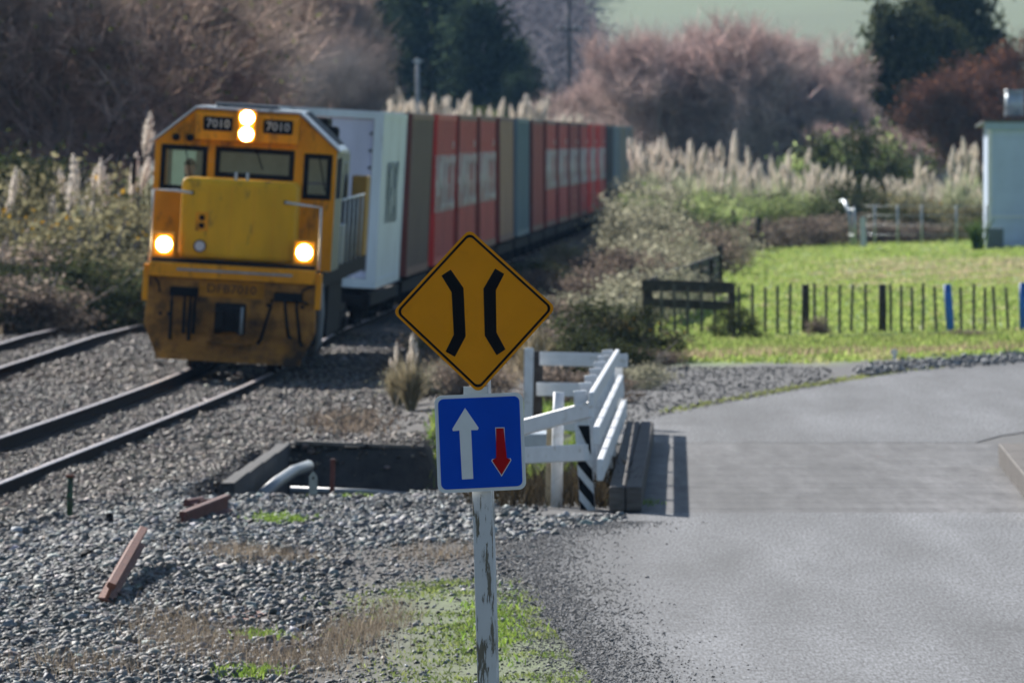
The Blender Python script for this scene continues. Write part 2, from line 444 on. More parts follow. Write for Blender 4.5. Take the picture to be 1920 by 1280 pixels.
def stones(name, P, size, cols, base, rng, flat=0.7):
    bv, bf = base; n = len(P)
    J = bv[None] * (1 + rng.uniform(-0.4, 0.4, (n, len(bv), 1)))
    J = J * rng.uniform(0.45, 1.45, (n, 1, 3))
    Vv = np.einsum('nij,nkj->nki', rand_rot(n, rng), J) * size[:, None, None]
    Vv[:, :, 2] *= flat
    Vv = Vv + P[:, None, :]
    F = bf[None] + (np.arange(n) * len(bv))[:, None, None]
    return link(name, np_mesh(name, Vv.reshape(-1, 3), F.reshape(-1, 3), np.repeat(cols, len(bv), 0)), None, MT['stone'])

def stone_cols(X, d, rng):
    n = len(X)
    old = np.array([0.18, 0.147, 0.115]); new = np.array([0.172, 0.184, 0.182]); dark = np.array([0.10, 0.10, 0.10])
    wnew = smooth(-4.3, -3.3, X - 0.02 * (d - 95)) * smooth(88, 93, d) * (1 - smooth(105, 110, d))
    wnew = np.maximum(wnew, 0.75 * smooth(-5.2, -4.2, X) * (1 - smooth(100, 106, d)))
    wnew = np.clip(wnew + rng.normal(0, 0.25, n), 0, 1)[:, None]
    c = old * (1 - wnew) + new * wnew
    k = np.clip(rng.lognormal(-0.22, 0.5, n), 0.25, 2.2)[:, None]
    return c * k * (1 + rng.normal(0, 0.04, (n, 3)))

rng = np.random.default_rng(5)
# candidate points in plan, left of the road
n = 190000
d = 64 + (176 - 64) * rng.random(n) ** 1.15
Xl = -960 * d / FPX - 1.5
X = Xl + rng.random(n) * (1.3 - Xl)
c1 = tx(d); c2 = tx2(d)
keep = np.ones(n, bool)
edge = 0.15 - 0.05 * (d > 80) + 0.25 * rng.normal(size=n) * 0.5
keep &= (X < edge) | ((d > 91.5) & (d < 96.5) & (X < np.interp(d, [91.5, 93.2, 95.3, 97], [0.1, 0.42, 1.0, 1.0]) + 0.06 * rng.normal(size=n)))
for c in (c1, c2):
    keep &= np.abs(np.abs(X - c) - 0.55) > 0.07
gully = gz(X, d) < -0.42
keep &= ~gully
# zones where the stones thin out
patch = noise2(X, d * 0.35, 31, 2.2)
thin = (X > -1.9) & (d < 91)
grassz = (np.abs(X + 0.2 + 0.035 * (d - 76)) < 0.75) & (d < 82)
keep &= ~(thin & (rng.random(n) < 0.45))
keep &= ~(grassz & (rng.random(n) < 0.75))
keep &= ~((d > 122) & (X > -1.5 + 0.02 * (d - 124)) & (rng.random(n) < 0.9))
X, d = X[keep], d[keep]
z = gz(X, d)
sz = np.clip(rng.lognormal(math.log(0.0225), 0.38, len(X)), 0.009, 0.055)
sz *= np.where((X > -1.4) & (d < 91), 0.55, 1.0)
cols = stone_cols(X, d, rng)
near = d < 98
def stone_obj(name, m, base, label):
    P = np.stack([X[m], d[m], z[m] + sz[m] * 0.25], -1)
    return tag(stones(name, P, sz[m], cols[m], base, rng), label, 'stones', kind='stuff')
stone_obj('ballast_stones', near, ico(), 'angular grey ballast stones strewn over the near foreground')
stone_obj('ballast_stones', ~near, OCT, 'brown-grey ballast stones packed round the two tracks')

# gravel windrow along the far road edge and chips on the near shoulder
n = 4200
t = rng.random(n)
Xw = 5.0 + 8.5 * t + rng.normal(0, .12, n); dw = np.interp(Xw, [5.0, 5.6, 7.4, 11, 14], [145.5, 148.6, 153.2, 158, 161]) + rng.normal(0, 1.0, n)
szw = np.clip(rng.lognormal(math.log(0.032), 0.3, n), 0.015, 0.06)
zw = gz(Xw, dw) + 0.10 * np.exp(-rng.random(n) * 2) * rng.random(n) + 0.02
tag(stones('gravel_windrow', np.stack([Xw, dw, zw], -1), szw, np.array([0.19, 0.20, 0.205]) * rng.lognormal(0, .3, n)[:, None], OCT, rng), 'low ridge of grey gravel along the far road edge', 'gravel', kind='stuff')
n = 26000
dw = 62 + 33 * rng.random(n); Xw = np.interp(dw, [p[1] for p in Lp], [p[0] for p in Lp]) + np.abs(rng.normal(0, 0.30, n)) * np.where(rng.random(n) < .65, 1.1, -.8)
tag(stones('loose_chip', np.stack([Xw, dw, np.maximum(gz(Xw, dw), np.where(Xw > np.interp(dw, [p[1] for p in Lp], [p[0] for p in Lp]), 0.0, -1)) + .004], -1), np.clip(rng.lognormal(math.log(0.0065), .35, n), .003, .02), np.array([0.115, 0.114, 0.114]) * rng.lognormal(0, .35, n)[:, None], OCT, rng), 'fine loose chip along the edge of the near road', 'gravel', kind='stuff')
n = 6000
Xw = 1.1 + 3.4 * rng.random(n); dw = 119 + 30 * rng.random(n)
lim = np.interp(Xw, [1.15, 1.75, 2.7, 4.1, 5.6], [121, 126, 131.5, 139, 146.6]); k = dw > lim - 0.6
Xw, dw = Xw[k], dw[k]
tag(stones('shoulder_gravel', np.stack([Xw, dw, gz(Xw, dw) + .008], -1), np.clip(rng.lognormal(math.log(0.014), .4, len(Xw)), .006, .04), np.array([0.10, 0.098, 0.097]) * rng.lognormal(0, .3, len(Xw))[:, None], OCT, rng), 'fine dark gravel beside the road beyond the bridge', 'gravel', kind='stuff')

def blades(P, h, wd, cols, rng, lean=0.35):
    """curved grass blades, 5 verts / 3 tris each"""
    n = len(P); a = rng.uniform(0, 2 * math.pi, n)
    dx = np.stack([np.cos(a), np.sin(a), 0 * a], -1); b = rng.uniform(0, 2 * math.pi, n)
    bend = np.stack([np.cos(b), np.sin(b), 0 * b], -1) * (h * lean * rng.uniform(0.2, 1.4, n))[:, None]
    up = np.stack([0 * h, 0 * h, h], -1)
    hw = dx * (wd / 2)[:, None]
    V = np.stack([P - hw, P + hw, P + up * 0.55 + bend * 0.35 - hw * 0.8, P + up * 0.55 + bend * 0.35 + hw * 0.8, P + up * (1 - 0.1 * lean) + bend], 1)
    F = np.array([(0, 1, 2), (1, 3, 2), (2, 3, 4)])[None] + (np.arange(n) * 5)[:, None, None]
    return V.reshape(-1, 3), F.reshape(-1, 3), np.repeat(cols, 5, 0)
def tuftfield(name, X, d, h, w, cols, rng, label, lean=0.5, per=1, spread=0.05, cat='grass'):
    X = np.repeat(X, per) + rng.normal(0, spread, len(X) * per); d = np.repeat(d, per) + rng.normal(0, spread * 2, len(d) * per)
    h = np.repeat(h, per) * rng.uniform(0.5, 1.15, len(X)); w = np.repeat(w, per); cols = np.repeat(cols, per, 0) * rng.lognormal(0, .2, len(X))[:, None]
    P = np.stack([X, d, gz(X, d) - 0.01], -1)
    V, F, C = blades(P, h, w, cols, rng, lean)
    return tag(link(name, np_mesh(name, V, F, C), None, MT['grass']), label, cat, kind='stuff')

def gcol(n, a, b, rng):
    t = rng.random(n)[:, None]; return np.array(a) * (1 - t) + np.array(b) * t
# foreground green weeds round the sign post
n = 5200
dw = 63 + 21 * rng.random(n) ** 1.1; Xw = -0.25 - 0.030 * (dw - 76) + rng.normal(0, 0.50, n)
k = (noise2(Xw * 2.2, dw * 0.7, 51, 2.0) > -0.15) & (Xw < 0.55 - 0.03 * (dw - 69)) ; Xw, dw = Xw[k], dw[k]
tuftfield('green_weeds', Xw, dw, rng.uniform(.02, .055, len(Xw)), np.full(len(Xw), .014), gcol(len(Xw), (.11, .17, .04), (.30, .34, .11), rng), rng, 'patchy bright green weeds around the foot of the sign post', 0.9, 3, .03)
# dry brown tufts in the foreground
P_ = []
for (x, y, sx, sy, m) in ((480, 1062, 110, 16, 420), (390, 1215, 90, 35, 520), (560, 1245, 120, 30, 520), (660, 1205, 60, 25, 300), (150, 1262, 130, 22, 260), (730, 1185, 40, 30, 140), (830, 1060, 80, 20, 160), (300, 1190, 70, 30, 250)):
    xx = x + rng.normal(0, sx * .55, m); yy = y + rng.normal(0, sy * .55, m)
    dd = (EYE + 0.12) * FPX / (yy - YH); P_.append(np.stack([(xx - 960) * dd / FPX, dd], -1))
P_ = np.concatenate(P_)
tuftfield('dry_weeds', P_[:, 0], P_[:, 1], rng.uniform(.05, .2, len(P_)), np.full(len(P_), .0045), gcol(len(P_), (.085, .065, .05), (.32, .26, .19), rng), rng, 'brown dead weed stalks among the foreground ballast', 0.6, 3, .10)
# small green patches in the gravel
P_ = []
for (x, y, sx, sy, m) in ((530, 978, 42, 7, 260), (575, 925, 22, 5, 60), (665, 930, 22, 5, 70), (470, 1262, 60, 8, 160), (480, 1195, 50, 6, 90), (930, 1200, 60, 60, 200), (1190, 962, 40, 6, 70)):
    xx = x + rng.normal(0, sx * .55, m); yy = y + rng.normal(0, sy * .55, m)
    dd = (EYE + 0.10) * FPX / (yy - YH); P_.append(np.stack([(xx - 960) * dd / FPX, dd], -1))
P_ = np.concatenate(P_)
tuftfield('grass_patches', P_[:, 0], P_[:, 1], rng.uniform(.03, .09, len(P_)), np.full(len(P_), .014), gcol(len(P_), (.16, .28, .04), (.28, .38, .07), rng), rng, 'small bright green grass patches in the gravel near the pit', 0.6, 4, .05)
# verge and field
n = 26000
dw = 150 + 185 * rng.random(n) ** 1.3; Xw = 0.6 + 0.028 * (dw - 150) + rng.random(n) * (960 * dw / FPX + 2 - 0.6 - 0.028 * (dw - 150))
k = dw > np.interp(Xw, [1.15, 2.7, 4.1, 5.6, 7.4, 11, 20], [151, 152, 151, 153, 156, 161, 168]); Xw, dw = Xw[k], dw[k]
dry = smooth(0.0, 0.9, noise2(Xw, dw * .25, 22, 3.5) + .35 * noise2(Xw, dw * .1, 5, .8) - .25 + smooth(210, 255, dw) * (1 - smooth(275, 290, dw)) * smooth(6, 10, Xw) * .8)[:, None]
cc = gcol(len(Xw), (.24, .34, .08), (.41, .47, .14), rng) * (1 - dry) + gcol(len(Xw), (.46, .38, .22), (.54, .44, .30), rng) * dry
tuftfield('field_grass', Xw, dw, rng.uniform(.04, .12, len(Xw)), np.full(len(Xw), .05), cc, rng, 'sunlit green and straw coloured pasture behind the wire fence', 0.6, 3, .12)
n = 4200
Xw = 1.2 + 9 * rng.random(n); dw = np.interp(Xw, [1.15, 2.7, 4.1, 5.6, 7.4, 11, 20], [148, 153, 155, 156, 159, 164, 170]) + 14 * rng.random(n) ** 1.2
ve = np.interp(Xw, [1.15, 2.7, 4.1, 5.6, 7.4, 11, 20], [148, 153, 155, 156, 159, 164, 170]); vd = (1 - smooth(1.5, 5.5, dw - ve + 1.5 * noise2(Xw, dw * .3, 61, 2)))[:, None]
vc = gcol(n, (.20, .27, .07), (.32, .35, .12), rng) * (1 - vd) + gcol(n, (.30, .24, .14), (.42, .34, .22), rng) * vd
tuftfield('verge_grass', Xw, dw, rng.uniform(.05, .17, n), np.full(n, .03), vc, rng, 'lush green grass verge between the road and the wire fence', 0.5, 3, .1)
n = 1500
t = rng.random(n); Xw = 1.9 + 4.2 * t; dw = np.interp(Xw, [1.75, 2.7, 4.1, 5.6, 6.5], [127.5, 132.8, 140.3, 147.6, 150]) + rng.normal(0, .5, n)
tuftfield('road_edge_grass', Xw, dw, rng.uniform(.015, .04, n), np.full(n, .03), gcol(n, (.22, .27, .06), (.32, .33, .10), rng), rng, 'thin strip of yellow-green grass along the seal edge', 0.8, 2, .05)
# green bank right of the pit and gully banks
n = 2600
Xw = -0.9 + 2.0 * rng.random(n); dw = 116 + 12 * rng.random(n)
tuftfield('bank_grass', Xw, dw, rng.uniform(.05, .25, n), np.full(n, .02), gcol(n, (.13, .24, .03), (.30, .34, .10), rng), rng, 'green and straw grass on the bank above the gully', 0.6, 3, .06)
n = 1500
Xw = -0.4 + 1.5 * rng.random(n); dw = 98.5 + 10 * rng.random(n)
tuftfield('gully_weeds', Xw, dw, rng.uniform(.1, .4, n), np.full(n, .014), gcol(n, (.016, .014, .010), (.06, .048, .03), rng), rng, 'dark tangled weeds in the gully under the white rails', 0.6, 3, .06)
n = 1300
dw = 136 + 34 * rng.random(n); Xw = tx(dw) + 2.9 + (1.0 + .02 * (dw - 122)) * rng.random(n)
tuftfield('dry_bank_grass', Xw, dw, rng.uniform(.1, .5, n), np.full(n, .02), gcol(n, (.22, .17, .11), (.40, .33, .23), rng), rng, 'dry straw coloured grass on the bank beside the train', 0.5, 4, .1)
n = 1500
dw = 150 + 55 * rng.random(n); Xw = tx2(dw) - 1.5 - 2.2 * rng.random(n)
tuftfield('dry_lineside_grass', Xw, dw, rng.uniform(.08, .35, n), np.full(n, .025), gcol(n, (.22, .17, .12), (.38, .31, .22), rng), rng, 'dry pale grass at the edge of the far track', 0.5, 4, .1)

# ------------------------------------------------------------------ railway tracks
RAIL = [(-.063, 0), (.063, 0), (.063, .012), (.012, .028), (.010, .105), (.034, .118), (.035, .148), (.028, .155), (-.028, .155), (-.035, .148), (-.034, .118), (-.010, .105), (-.012, .028), (-.063, .012)]
def cant(d): return 0.058 * (1 - smooth(160, 240, d)) * smooth(60, 110, d)
def rail_mesh(name, axis, off, d0, d1, canted):
    dd = np.arange(d0, d1 + .1, 2.0); n = len(RAIL); V = []; F = []
    for q in dd:
        sl = float(axis(q + 1) - axis(q - 1)) / 2
        c = float(cant(q)) if canted else 0.0
        x0 = float(axis(q)) + off; z0 = float(tz(q)) - off * c - .155
        for (u, v) in RAIL: V.append((x0 + u, q - u * sl, z0 + v))
    for i in range(len(dd) - 1):
        for k in range(n):
            F.append((i * n + k, i * n + (k + 1) % n, (i + 1) * n + (k + 1) % n, (i + 1) * n + k))
    F.append(tuple(range(n))); F.append(tuple(range((len(dd) - 1) * n + n - 1, (len(dd) - 1) * n - 1, -1)))
    me = bpy.data.meshes.new(name); me.from_pydata(V, [], F); me.materials.append(MT['rail_side']); me.materials.append(MT['rail_top'])
    for i, p in enumerate(me.polygons[:(len(dd) - 1) * n]):
        if i % n in (6, 7, 8): p.material_index = 1
    me.update(); return me
sl_me = MB().b2(-1.05, 1.05, -.1, .1, -.16, 0).build('sleeper', MT['grey_wood'])
sleeper_mesh = sl_me.data; bpy.data.objects.remove(sl_me)
def track(axis, canted, d0, d1, ds0, ds1, label):
    t = empty('railway_track', (0, 0, 0), label=label, cat='track')
    link('rail', rail_mesh('rail', axis, -.5685, d0, d1, canted), t)
    link('rail', rail_mesh('rail', axis, .5685, d0, d1, canted), t)
    q = ds0
    while q < ds1:
        o = link('sleeper', sleeper_mesh, t)
        c = float(cant(q)) if canted else 0
        o.location = (float(axis(q)) + random.gauss(0, .03), q, float(tz(q)) - .162)
        o.rotation_euler = (0, c, random.gauss(0, .012))
        q += 0.72
    return t
track(tx, True, 40, 470, 92, 148, 'canted main line track the train runs on')
track(tx2, False, 60, 330, 138, 205, 'empty second track left of the locomotive')

# ------------------------------------------------------------------ timber road bridge
bdir = 0.0195
def bx_(X, d): return X + bdir * (d - 97)
MT['plank'] = road_mat('deck_plank', False, (.06, .058, .058), (.13, .127, .126), 6)
br = empty('road_bridge', (3.1, 97, 0), label='one lane timber decked road bridge over the gully', cat='bridge')
pm = MB().b2(-2.15, 2.15, -.1573, .1573, -.1, 0).build('plank', MT['plank']); plank_mesh = pm.data; bpy.data.objects.remove(pm)
for i in range(62):
    q = 97.15 + i * .315
    o = link('plank', plank_mesh, br)
    o.location = (bx_(3.1, q) - 3.1 + random.gauss(0, .015), q - 97, -.002 + random.uniform(-.0008, .0008)); o.rotation_euler = (0 * random.gauss(0, .0015), 0, -.0195)
def kerb(Xa, w, i0, i1):
    L_ = 2.42
    for i in range(i0, i1):
        a = 97.05 + i * L_; b = a + L_ - .03
        o = MB().beam((bx_(Xa, a) - 3.1, a - 97, .012 + .115), (bx_(Xa, b) - 3.1, b - 97, .012 + .115), w, .23).build('kerb_block', MT['grey_wood'], br, .012, 1)
kerb(.98, .148, 0, 8); kerb(1.135, .148, 0, 8); kerb(5.02, .3, -1, 5)
for X in (1.3, 2.5, 3.7, 4.9):
    MB().beam((X - 3.1, .2, -.32), (bx_(X, 116.4) - 3.1, 19.4, -.32), .3, .4).build('girder', MT['dark_wood'], br)
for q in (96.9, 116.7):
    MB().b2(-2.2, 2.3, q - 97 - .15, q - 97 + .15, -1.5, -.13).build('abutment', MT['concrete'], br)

# railing on the left of the bridge
MT['hazard_black'] = M('hazard_black', (0.010, 0.010, 0.011), 0.8, 0.1, spec=.08)
rl = empty('bridge_railing', (.72, 98, 0), label='white timber railing with black striped end post on the bridge', cat='railing')
lean = math.tan(R(4.0))
def fr(d, z, off=0): return Vector((.0205 * (d - 98) - z * lean + off, d - 98, z))
for i in range(7):
    q = 98 + i * 3.66; m = MB(); m.beam(fr(q, -.15), fr(q, 1.11 - .0072 * (q - 98)), .13, .13); m.build('post', MT['white_paint'], rl, .008, 1)
qa, qb = 97.7, 120.3
for (za, zb, off, hgt, w_) in ((1.035, .88, .105, .14, .05), (.69, .57, .125, .17, .06), (.37, .27, .14, .20, .06)):
    MB().beam(fr(qa, za, off), fr(qb, zb, off), w_, hgt).build('rail', MT['white_paint'], rl, .012, 2)
hp = MB()
hx0, hx1 = -.075, .065
hp.prism([(hx0 + .0, -.10, -.06), (hx1, -.10, -.06), (hx1 - .055, -.10, .79), (hx0 - .055, -.10, .79)], (0, .02, 0))
hpo = hp.build('hazard_panel', MT['white_paint'], rl)
for k in range(4):
    z0 = .74 - k * .235
    sh = lambda z: -.055 * (z + .06) / .85
    za, zb = z0 + .045, z0 - .135
    pts = [(hx0 + .002 + sh(za), -.105, za), (hx1 - .002 + sh(zb), -.105, zb), (hx1 - .002 + sh(zb - .13), -.105, zb - .13), (hx0 + .002 + sh(za - .13), -.105, za - .13)]
    if k == 0: pts = [(hx0 + .03 + sh(.785), -.105, .785), (hx1 - .002 + sh(.785), -.105, .785), (hx1 - .002 + sh(zb - .1), -.105, zb - .1)]
    MB().prism(pts, (0, .004, 0)).build('black_stripe', MT['hazard_black'], hpo)

# near approach rails
ap = empty('approach_railing', (.5, 97.6, 0), label='white two rail fence beside the blue sign at the near bridge end', cat='railing')
o0 = Vector((.5, 97.6, 0))
def A(x, y, dd): return at(x, y, dd) - o0
MB().beam(A(1108, 767, 97.75), A(930, 815, 99.2), .05, .15).build('rail', MT['white_paint'], ap, .008, 1)
MB().beam(A(1100, 848, 97.75), A(930, 856, 99.2), .05, .16).build('rail', MT['white_paint'], ap, .008, 1)
MB().tube([A(1044, 965, 98.6), A(1045, 850, 98.6), A(1048, 735, 98.6)], [.056, .055, .052], 14).build('post', MT['white_paint'], ap)
MB().beam(A(1027, 955, 98.95), A(1030, 795, 98.95), .055, .05).build('stay', M('raw_timber', (.28, .24, .16), .8, .25, 12), ap)
MB().beam(A(1034, 955, 98.9), A(1036, 800, 98.9), .014, .014).build('steel_rod', MT['silver'], ap)
# far approach rails
fp = empty('approach_railing', (.8, 121.5, 0), label='white rail fence with dark post at the far bridge end', cat='railing')
o0 = Vector((.8, 121.5, 0))
MB().beam(A(1012, 672, 121.6), A(1177, 676, 121.4), .05, .16).build('rail', MT['white_paint'], fp, .008, 1)
MB().beam(A(1006, 729, 121.6), A(1170, 733, 121.4), .05, .16).build('rail', MT['white_paint'], fp, .008, 1)
MB().beam(A(1012, 792, 121.6), A(1168, 800, 121.4), .05, .16).build('rail', MT['white_paint'], fp, .008, 1)
MB().beam(A(989, 830, 121.3), A(992, 652, 121.3), .11, .11).build('post', MT['white_paint'], fp, .01, 1)
MB().tube([A(1005, 830, 121.75), A(1008, 658, 121.75)], [.075, .07], 12).build('dark_post', MT['dark_wood'], fp)
MB().beam(A(1158, 815, 121.7), A(1158, 668, 121.7), .12, .12).build('post', MT['white_paint'], fp, .01, 1)
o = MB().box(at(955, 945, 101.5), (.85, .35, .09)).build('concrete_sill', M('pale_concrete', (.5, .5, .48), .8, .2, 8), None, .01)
tag(o, 'pale concrete sill behind the sign post at the gully edge', 'sill')
o = MB().box(at(1003, 822, 112), (.55, 1.2, .14)).build('flume', MT['galv'], None, .01)
tag(o, 'grey metal flume in the gully behind the near approach rails', 'flume')

# ------------------------------------------------------------------ concrete lined pit beside the track
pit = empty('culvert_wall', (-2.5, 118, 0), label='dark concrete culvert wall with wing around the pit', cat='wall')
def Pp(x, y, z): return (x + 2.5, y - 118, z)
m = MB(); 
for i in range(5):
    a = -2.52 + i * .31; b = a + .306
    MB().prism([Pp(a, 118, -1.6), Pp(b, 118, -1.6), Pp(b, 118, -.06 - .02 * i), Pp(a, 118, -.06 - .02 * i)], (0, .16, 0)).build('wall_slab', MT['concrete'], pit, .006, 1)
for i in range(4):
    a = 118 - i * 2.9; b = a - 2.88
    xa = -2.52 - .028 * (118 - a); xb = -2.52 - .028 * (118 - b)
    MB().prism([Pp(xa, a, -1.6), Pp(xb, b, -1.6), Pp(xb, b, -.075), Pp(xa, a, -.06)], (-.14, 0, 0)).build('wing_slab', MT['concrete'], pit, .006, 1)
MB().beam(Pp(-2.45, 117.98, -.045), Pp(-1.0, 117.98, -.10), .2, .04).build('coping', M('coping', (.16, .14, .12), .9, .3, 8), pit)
o = MB().tube([at(489, 930, 108.5), at(520, 903, 110.5), at(552, 882, 112.5), at(578, 873, 114.5)], .062, 14).build('drain_pipe', MT['pipe']); tag(o, 'pale grey pipe curving up out of the pit', 'pipe')
o = MB().tube([at(545, 917, 107.5), at(680, 922, 107.3), at(800, 931, 107)], .032, 12).build('conduit', MT['pipe']); tag(o, 'long thin grey conduit lying along the front of the pit', 'pipe')
o = MB().beam(at(622, 945, 106), at(624, 860, 106), .085, .05).build('steel_post', MT['red_rust'], None, .006, 1); tag(o, 'short rusty red steel post in front of the pit', 'post')
m = MB(); c = at(587, 930, 106.6); 
m.prism([c + Vector((-.045, 0, -.05)), c + Vector((.045, 0, -.05)), c + Vector((.042, 0, .2)), c + Vector((0, 0, .26)), c + Vector((-.042, 0, .2))], (0, .03, 0))
o = m.build('marker_peg', M('peg_paint', (.38, .42, .38), .7, .2, 14)); tag(o, 'small pale marker peg standing in the pit', 'peg')
MB().cyl(c + Vector((0, -.004, .185)), c + Vector((0, .004, .185)), .014, 10).build('hole', MT['black'], o)
bpy.context.view_layer.update()

# loose things on the ballast
def rail_piece(a, b, roll, label, mats=('rust', 'rust')):
    a = Vector(a); b = Vector(b); t = (b - a).normalized(); s_ = t.cross(Vector((0, 0, 1))).normalized(); u = s_.cross(t)
    rot = Matrix.Rotation(roll, 3, t); s_ = rot @ s_; u = rot @ u
    o = MB().prism([s_ * p[0] + u * p[1] for p in RAIL], b - a).build('rail_offcut', MT[mats[0]]); o.location = a
    return tag(o, label, 'rail piece')
g1 = (EYE + .02) * FPX / (1130 - YH); g2 = (EYE - .12) * FPX / (1005 - YH) * .985
rail_piece(at(196, 1128, g1), at(257, 1020, g1 + 5.3), R(22), 'long rusty orange rail offcut propped on the foreground ballast')
rail_piece(at(340, 990, 96.4), at(424, 957, 98.6), R(4), 'short rusty rail offcut lying near the pit corner', ('red_rust', 'rust'))
rail_piece(at(372, 950, 99.2), at(402, 945, 99.7), R(-75), 'rusty rail stub tipped on its side behind the short offcut', ('red_rust', 'rust'))
o = MB().tube([at(130, 966, 97), at(131, 893, 97)], .030, 8).build('steel_stake', MT['green_paint']); tag(o, 'thin green steel stake standing beside the near rail', 'stake')
MB().cyl(at(131, 895, 97), at(131, 889, 97), .042, 8).build('rusty_cap', MT['rust'], o)
m = MB().prism([at(425, 1160, 78.5), at(470, 1148, 79.3), at(505, 1150, 79.3), at(470, 1166, 78.4)], (0, 0, .015)); o = m.build('rusty_plate', MT['rust']); tag(o, 'flat rusty plate half buried in the foreground weeds', 'plate')
# round rusty bits
rr = random.Random(3)
for (x, y, r_, lb) in ((165, 1045, .075, 'dark round lump of iron left of the long rail offcut'), (205, 970, .04, 'small dark lump between the green stake and the offcuts')):
    dd = (EYE + .05) * FPX / (y + 8 - YH); bm = bmesh.new(); bmesh.ops.create_icosphere(bm, subdivisions=2, radius=r_)
    for v in bm.verts: v.co *= rr.uniform(.85, 1.12)
    me = bpy.data.meshes.new('iron_lump'); bm.to_mesh(me); bm.free(); o = link('iron_lump', me, None, MT['grime']); o.location = at(x, y, dd); tag(o, lb, 'lump')
# driftwood sticks by the pit
for i, (x0, y0, x1, y1, lb) in enumerate(((600, 800, 680, 768, 'pale broken stick leaning left in the debris above the pit'), (640, 812, 610, 778, 'thin pale stick crossing the debris heap above the pit'))):
    dd = (EYE + .1) * FPX / (y0 - YH); o = MB().tube([at(x0, y0, dd), at((x0 + x1) / 2 + 4, (y0 + y1) / 2 - 4, dd + .15), at(x1, y1, dd + .3)], [.018, .014, .008], 6).build('stick', M('stick_wood', (.35, .27, .19), .9, .2, 10)); tag(o, lb, 'stick')
rng = np.random.default_rng(77)
n = 420; xx = 650 + rng.normal(0, 42, n); yy = 798 + rng.normal(0, 12, n); dd = (EYE + .12) * FPX / (yy - YH)
V, F, C = blades(np.stack([(xx - 960) * dd / FPX, dd, gz((xx - 960) * dd / FPX, dd)], -1), rng.uniform(.05, .2, n), np.full(n, .03), gcol(n, (.10, .075, .06), (.26, .21, .16), rng), rng, 1.6)
tag(link('bark_debris', np_mesh('bark_debris', V, F, C), None, MT['grass']), 'heap of brown bark and leaf debris above the pit', 'debris', kind='stuff')

# ------------------------------------------------------------------ road sign
SD = 55.2
def SP(x, y, off=0.0): p = at(x, y, SD); return Vector((p.x - sx0, off, p.z))
sx0 = at(905, 700, SD).x
sign = empty('road_sign', (sx0, SD, -.1), label='yellow narrow bridge diamond and blue priority sign on a worn white post', cat='sign')
def SQ(x, y, off=0.0): v = SP(x, y, off); v.z += .1; return v
def rounded(pts, r, n=6):
    out = []; k = len(pts)
    for i in range(k):
        p = Vector(pts[i]); a = (Vector(pts[i - 1]) - p).normalized(); b = (Vector(pts[(i + 1) % k]) - p).normalized()
        ang = a.angle(b); dist = r / math.tan(ang / 2); ctr = p + (a + b).normalized() * (r / math.sin(ang / 2))
        s_ = p + a * dist; e = p + b * dist
        v0 = s_ - ctr; v1 = e - ctr
        for j in range(n + 1):
            t = j / n; v = (v0 * (1 - t) + v1 * t).normalized() * r; out.append(ctr + v)
    return out
def inset(pts, k):
    c = sum((Vector(p) for p in pts), Vector()) / len(pts); out = []
    n_ = len(pts)
    for i in range(n_):
        p = Vector(pts[i]); a = (Vector(pts[i - 1]) - p).normalized(); b = (Vector(pts[(i + 1) % n_]) - p).normalized()
        out.append(p + (a + b).normalized() * (k / math.sin(a.angle(b) / 2)))
    return out
def ring(m, outer, inner, y0, y1):
    n_ = len(outer)
    vs = []
    for (y, L_) in ((y0, outer), (y0, inner), (y1, outer), (y1, inner)):
        vs += [Vector((p[0], y, p[2])) for p in L_]
    fs = []
    for i in range(n_):
        j = (i + 1) % n_
        fs += [(i, j, n_ + j, n_ + i), (2 * n_ + j, 2 * n_ + i, 3 * n_ + i, 3 * n_ + j), (j, i, 2 * n_ + i, 2 * n_ + j), (n_ + i, n_ + j, 3 * n_ + j, 3 * n_ + i)]
    m.add(vs, fs); return m
MT['sign_orange'] = M('sign_orange', (0.70, 0.265, 0.004), 0.7, 0.05, 6, dirt=(.60, .22, .006), dscale=5, damt=.12, spec=.08)
MT['sign_black'] = M('sign_black', (0.008, 0.008, 0.009), 0.8, 0.1, spec=.05)
MT['sign_blue'] = M('sign_blue', (0.004, 0.062, 0.46), 0.7, 0.06, 6, spec=.06)
MT['sign_white'] = M('sign_white', (0.62, 0.64, 0.64), 0.45, 0.06, 8)
MT['sign_red'] = M('sign_red', (0.36, 0.006, 0.008), 0.7, 0.06, 8, spec=.06)
MT['alu'] = M('aluminium', (.5, .52, .54), .4, .1, metal=.7)
dia = [SQ(736, 585), SQ(880, 429), SQ(1043, 577), SQ(897, 737)]
m = MB().prism(rounded(dia, .035), (0, .004, 0)); pan = m.build('warning_panel', MT['sign_orange'], sign)
pan['label'] = 'yellow-orange diamond with black narrow bridge symbol'
m = ring(MB(), rounded(inset(dia, .013), .032), rounded(inset(dia, .025), .026), -.003, .001); m.build('border', MT['sign_black'], pan)
cs = 2.4618
def cr(pts, off): return [SQ(720 + a / cs, 420 + b / cs, off) for a, b in pts]
for pts in ([(265, 238), (308, 210), (367, 295), (377, 518), (327, 612), (284, 588), (322, 510), (312, 315)], [(513, 205), (555, 230), (516, 305), (519, 500), (561, 578), (520, 605), (465, 515), (459, 298)]):
    MB().prism(cr(pts, -.003), (0, .004, 0)).build('bridge_symbol', MT['sign_black'], pan)
blu = [SQ(814, 742), SQ(980, 735), SQ(987, 917), SQ(821, 925)]
m = MB().prism(rounded(blu, .04), (0, .004, 0)); pan = m.build('priority_panel', MT['sign_white'], sign)
pan['label'] = 'blue priority panel with white up arrow and red down arrow'
MB().prism([p + Vector((0, -.003, 0)) for p in rounded(inset(blu, .019), .03)], (0, .004, 0)).build('blue_field', MT['sign_blue'], pan)
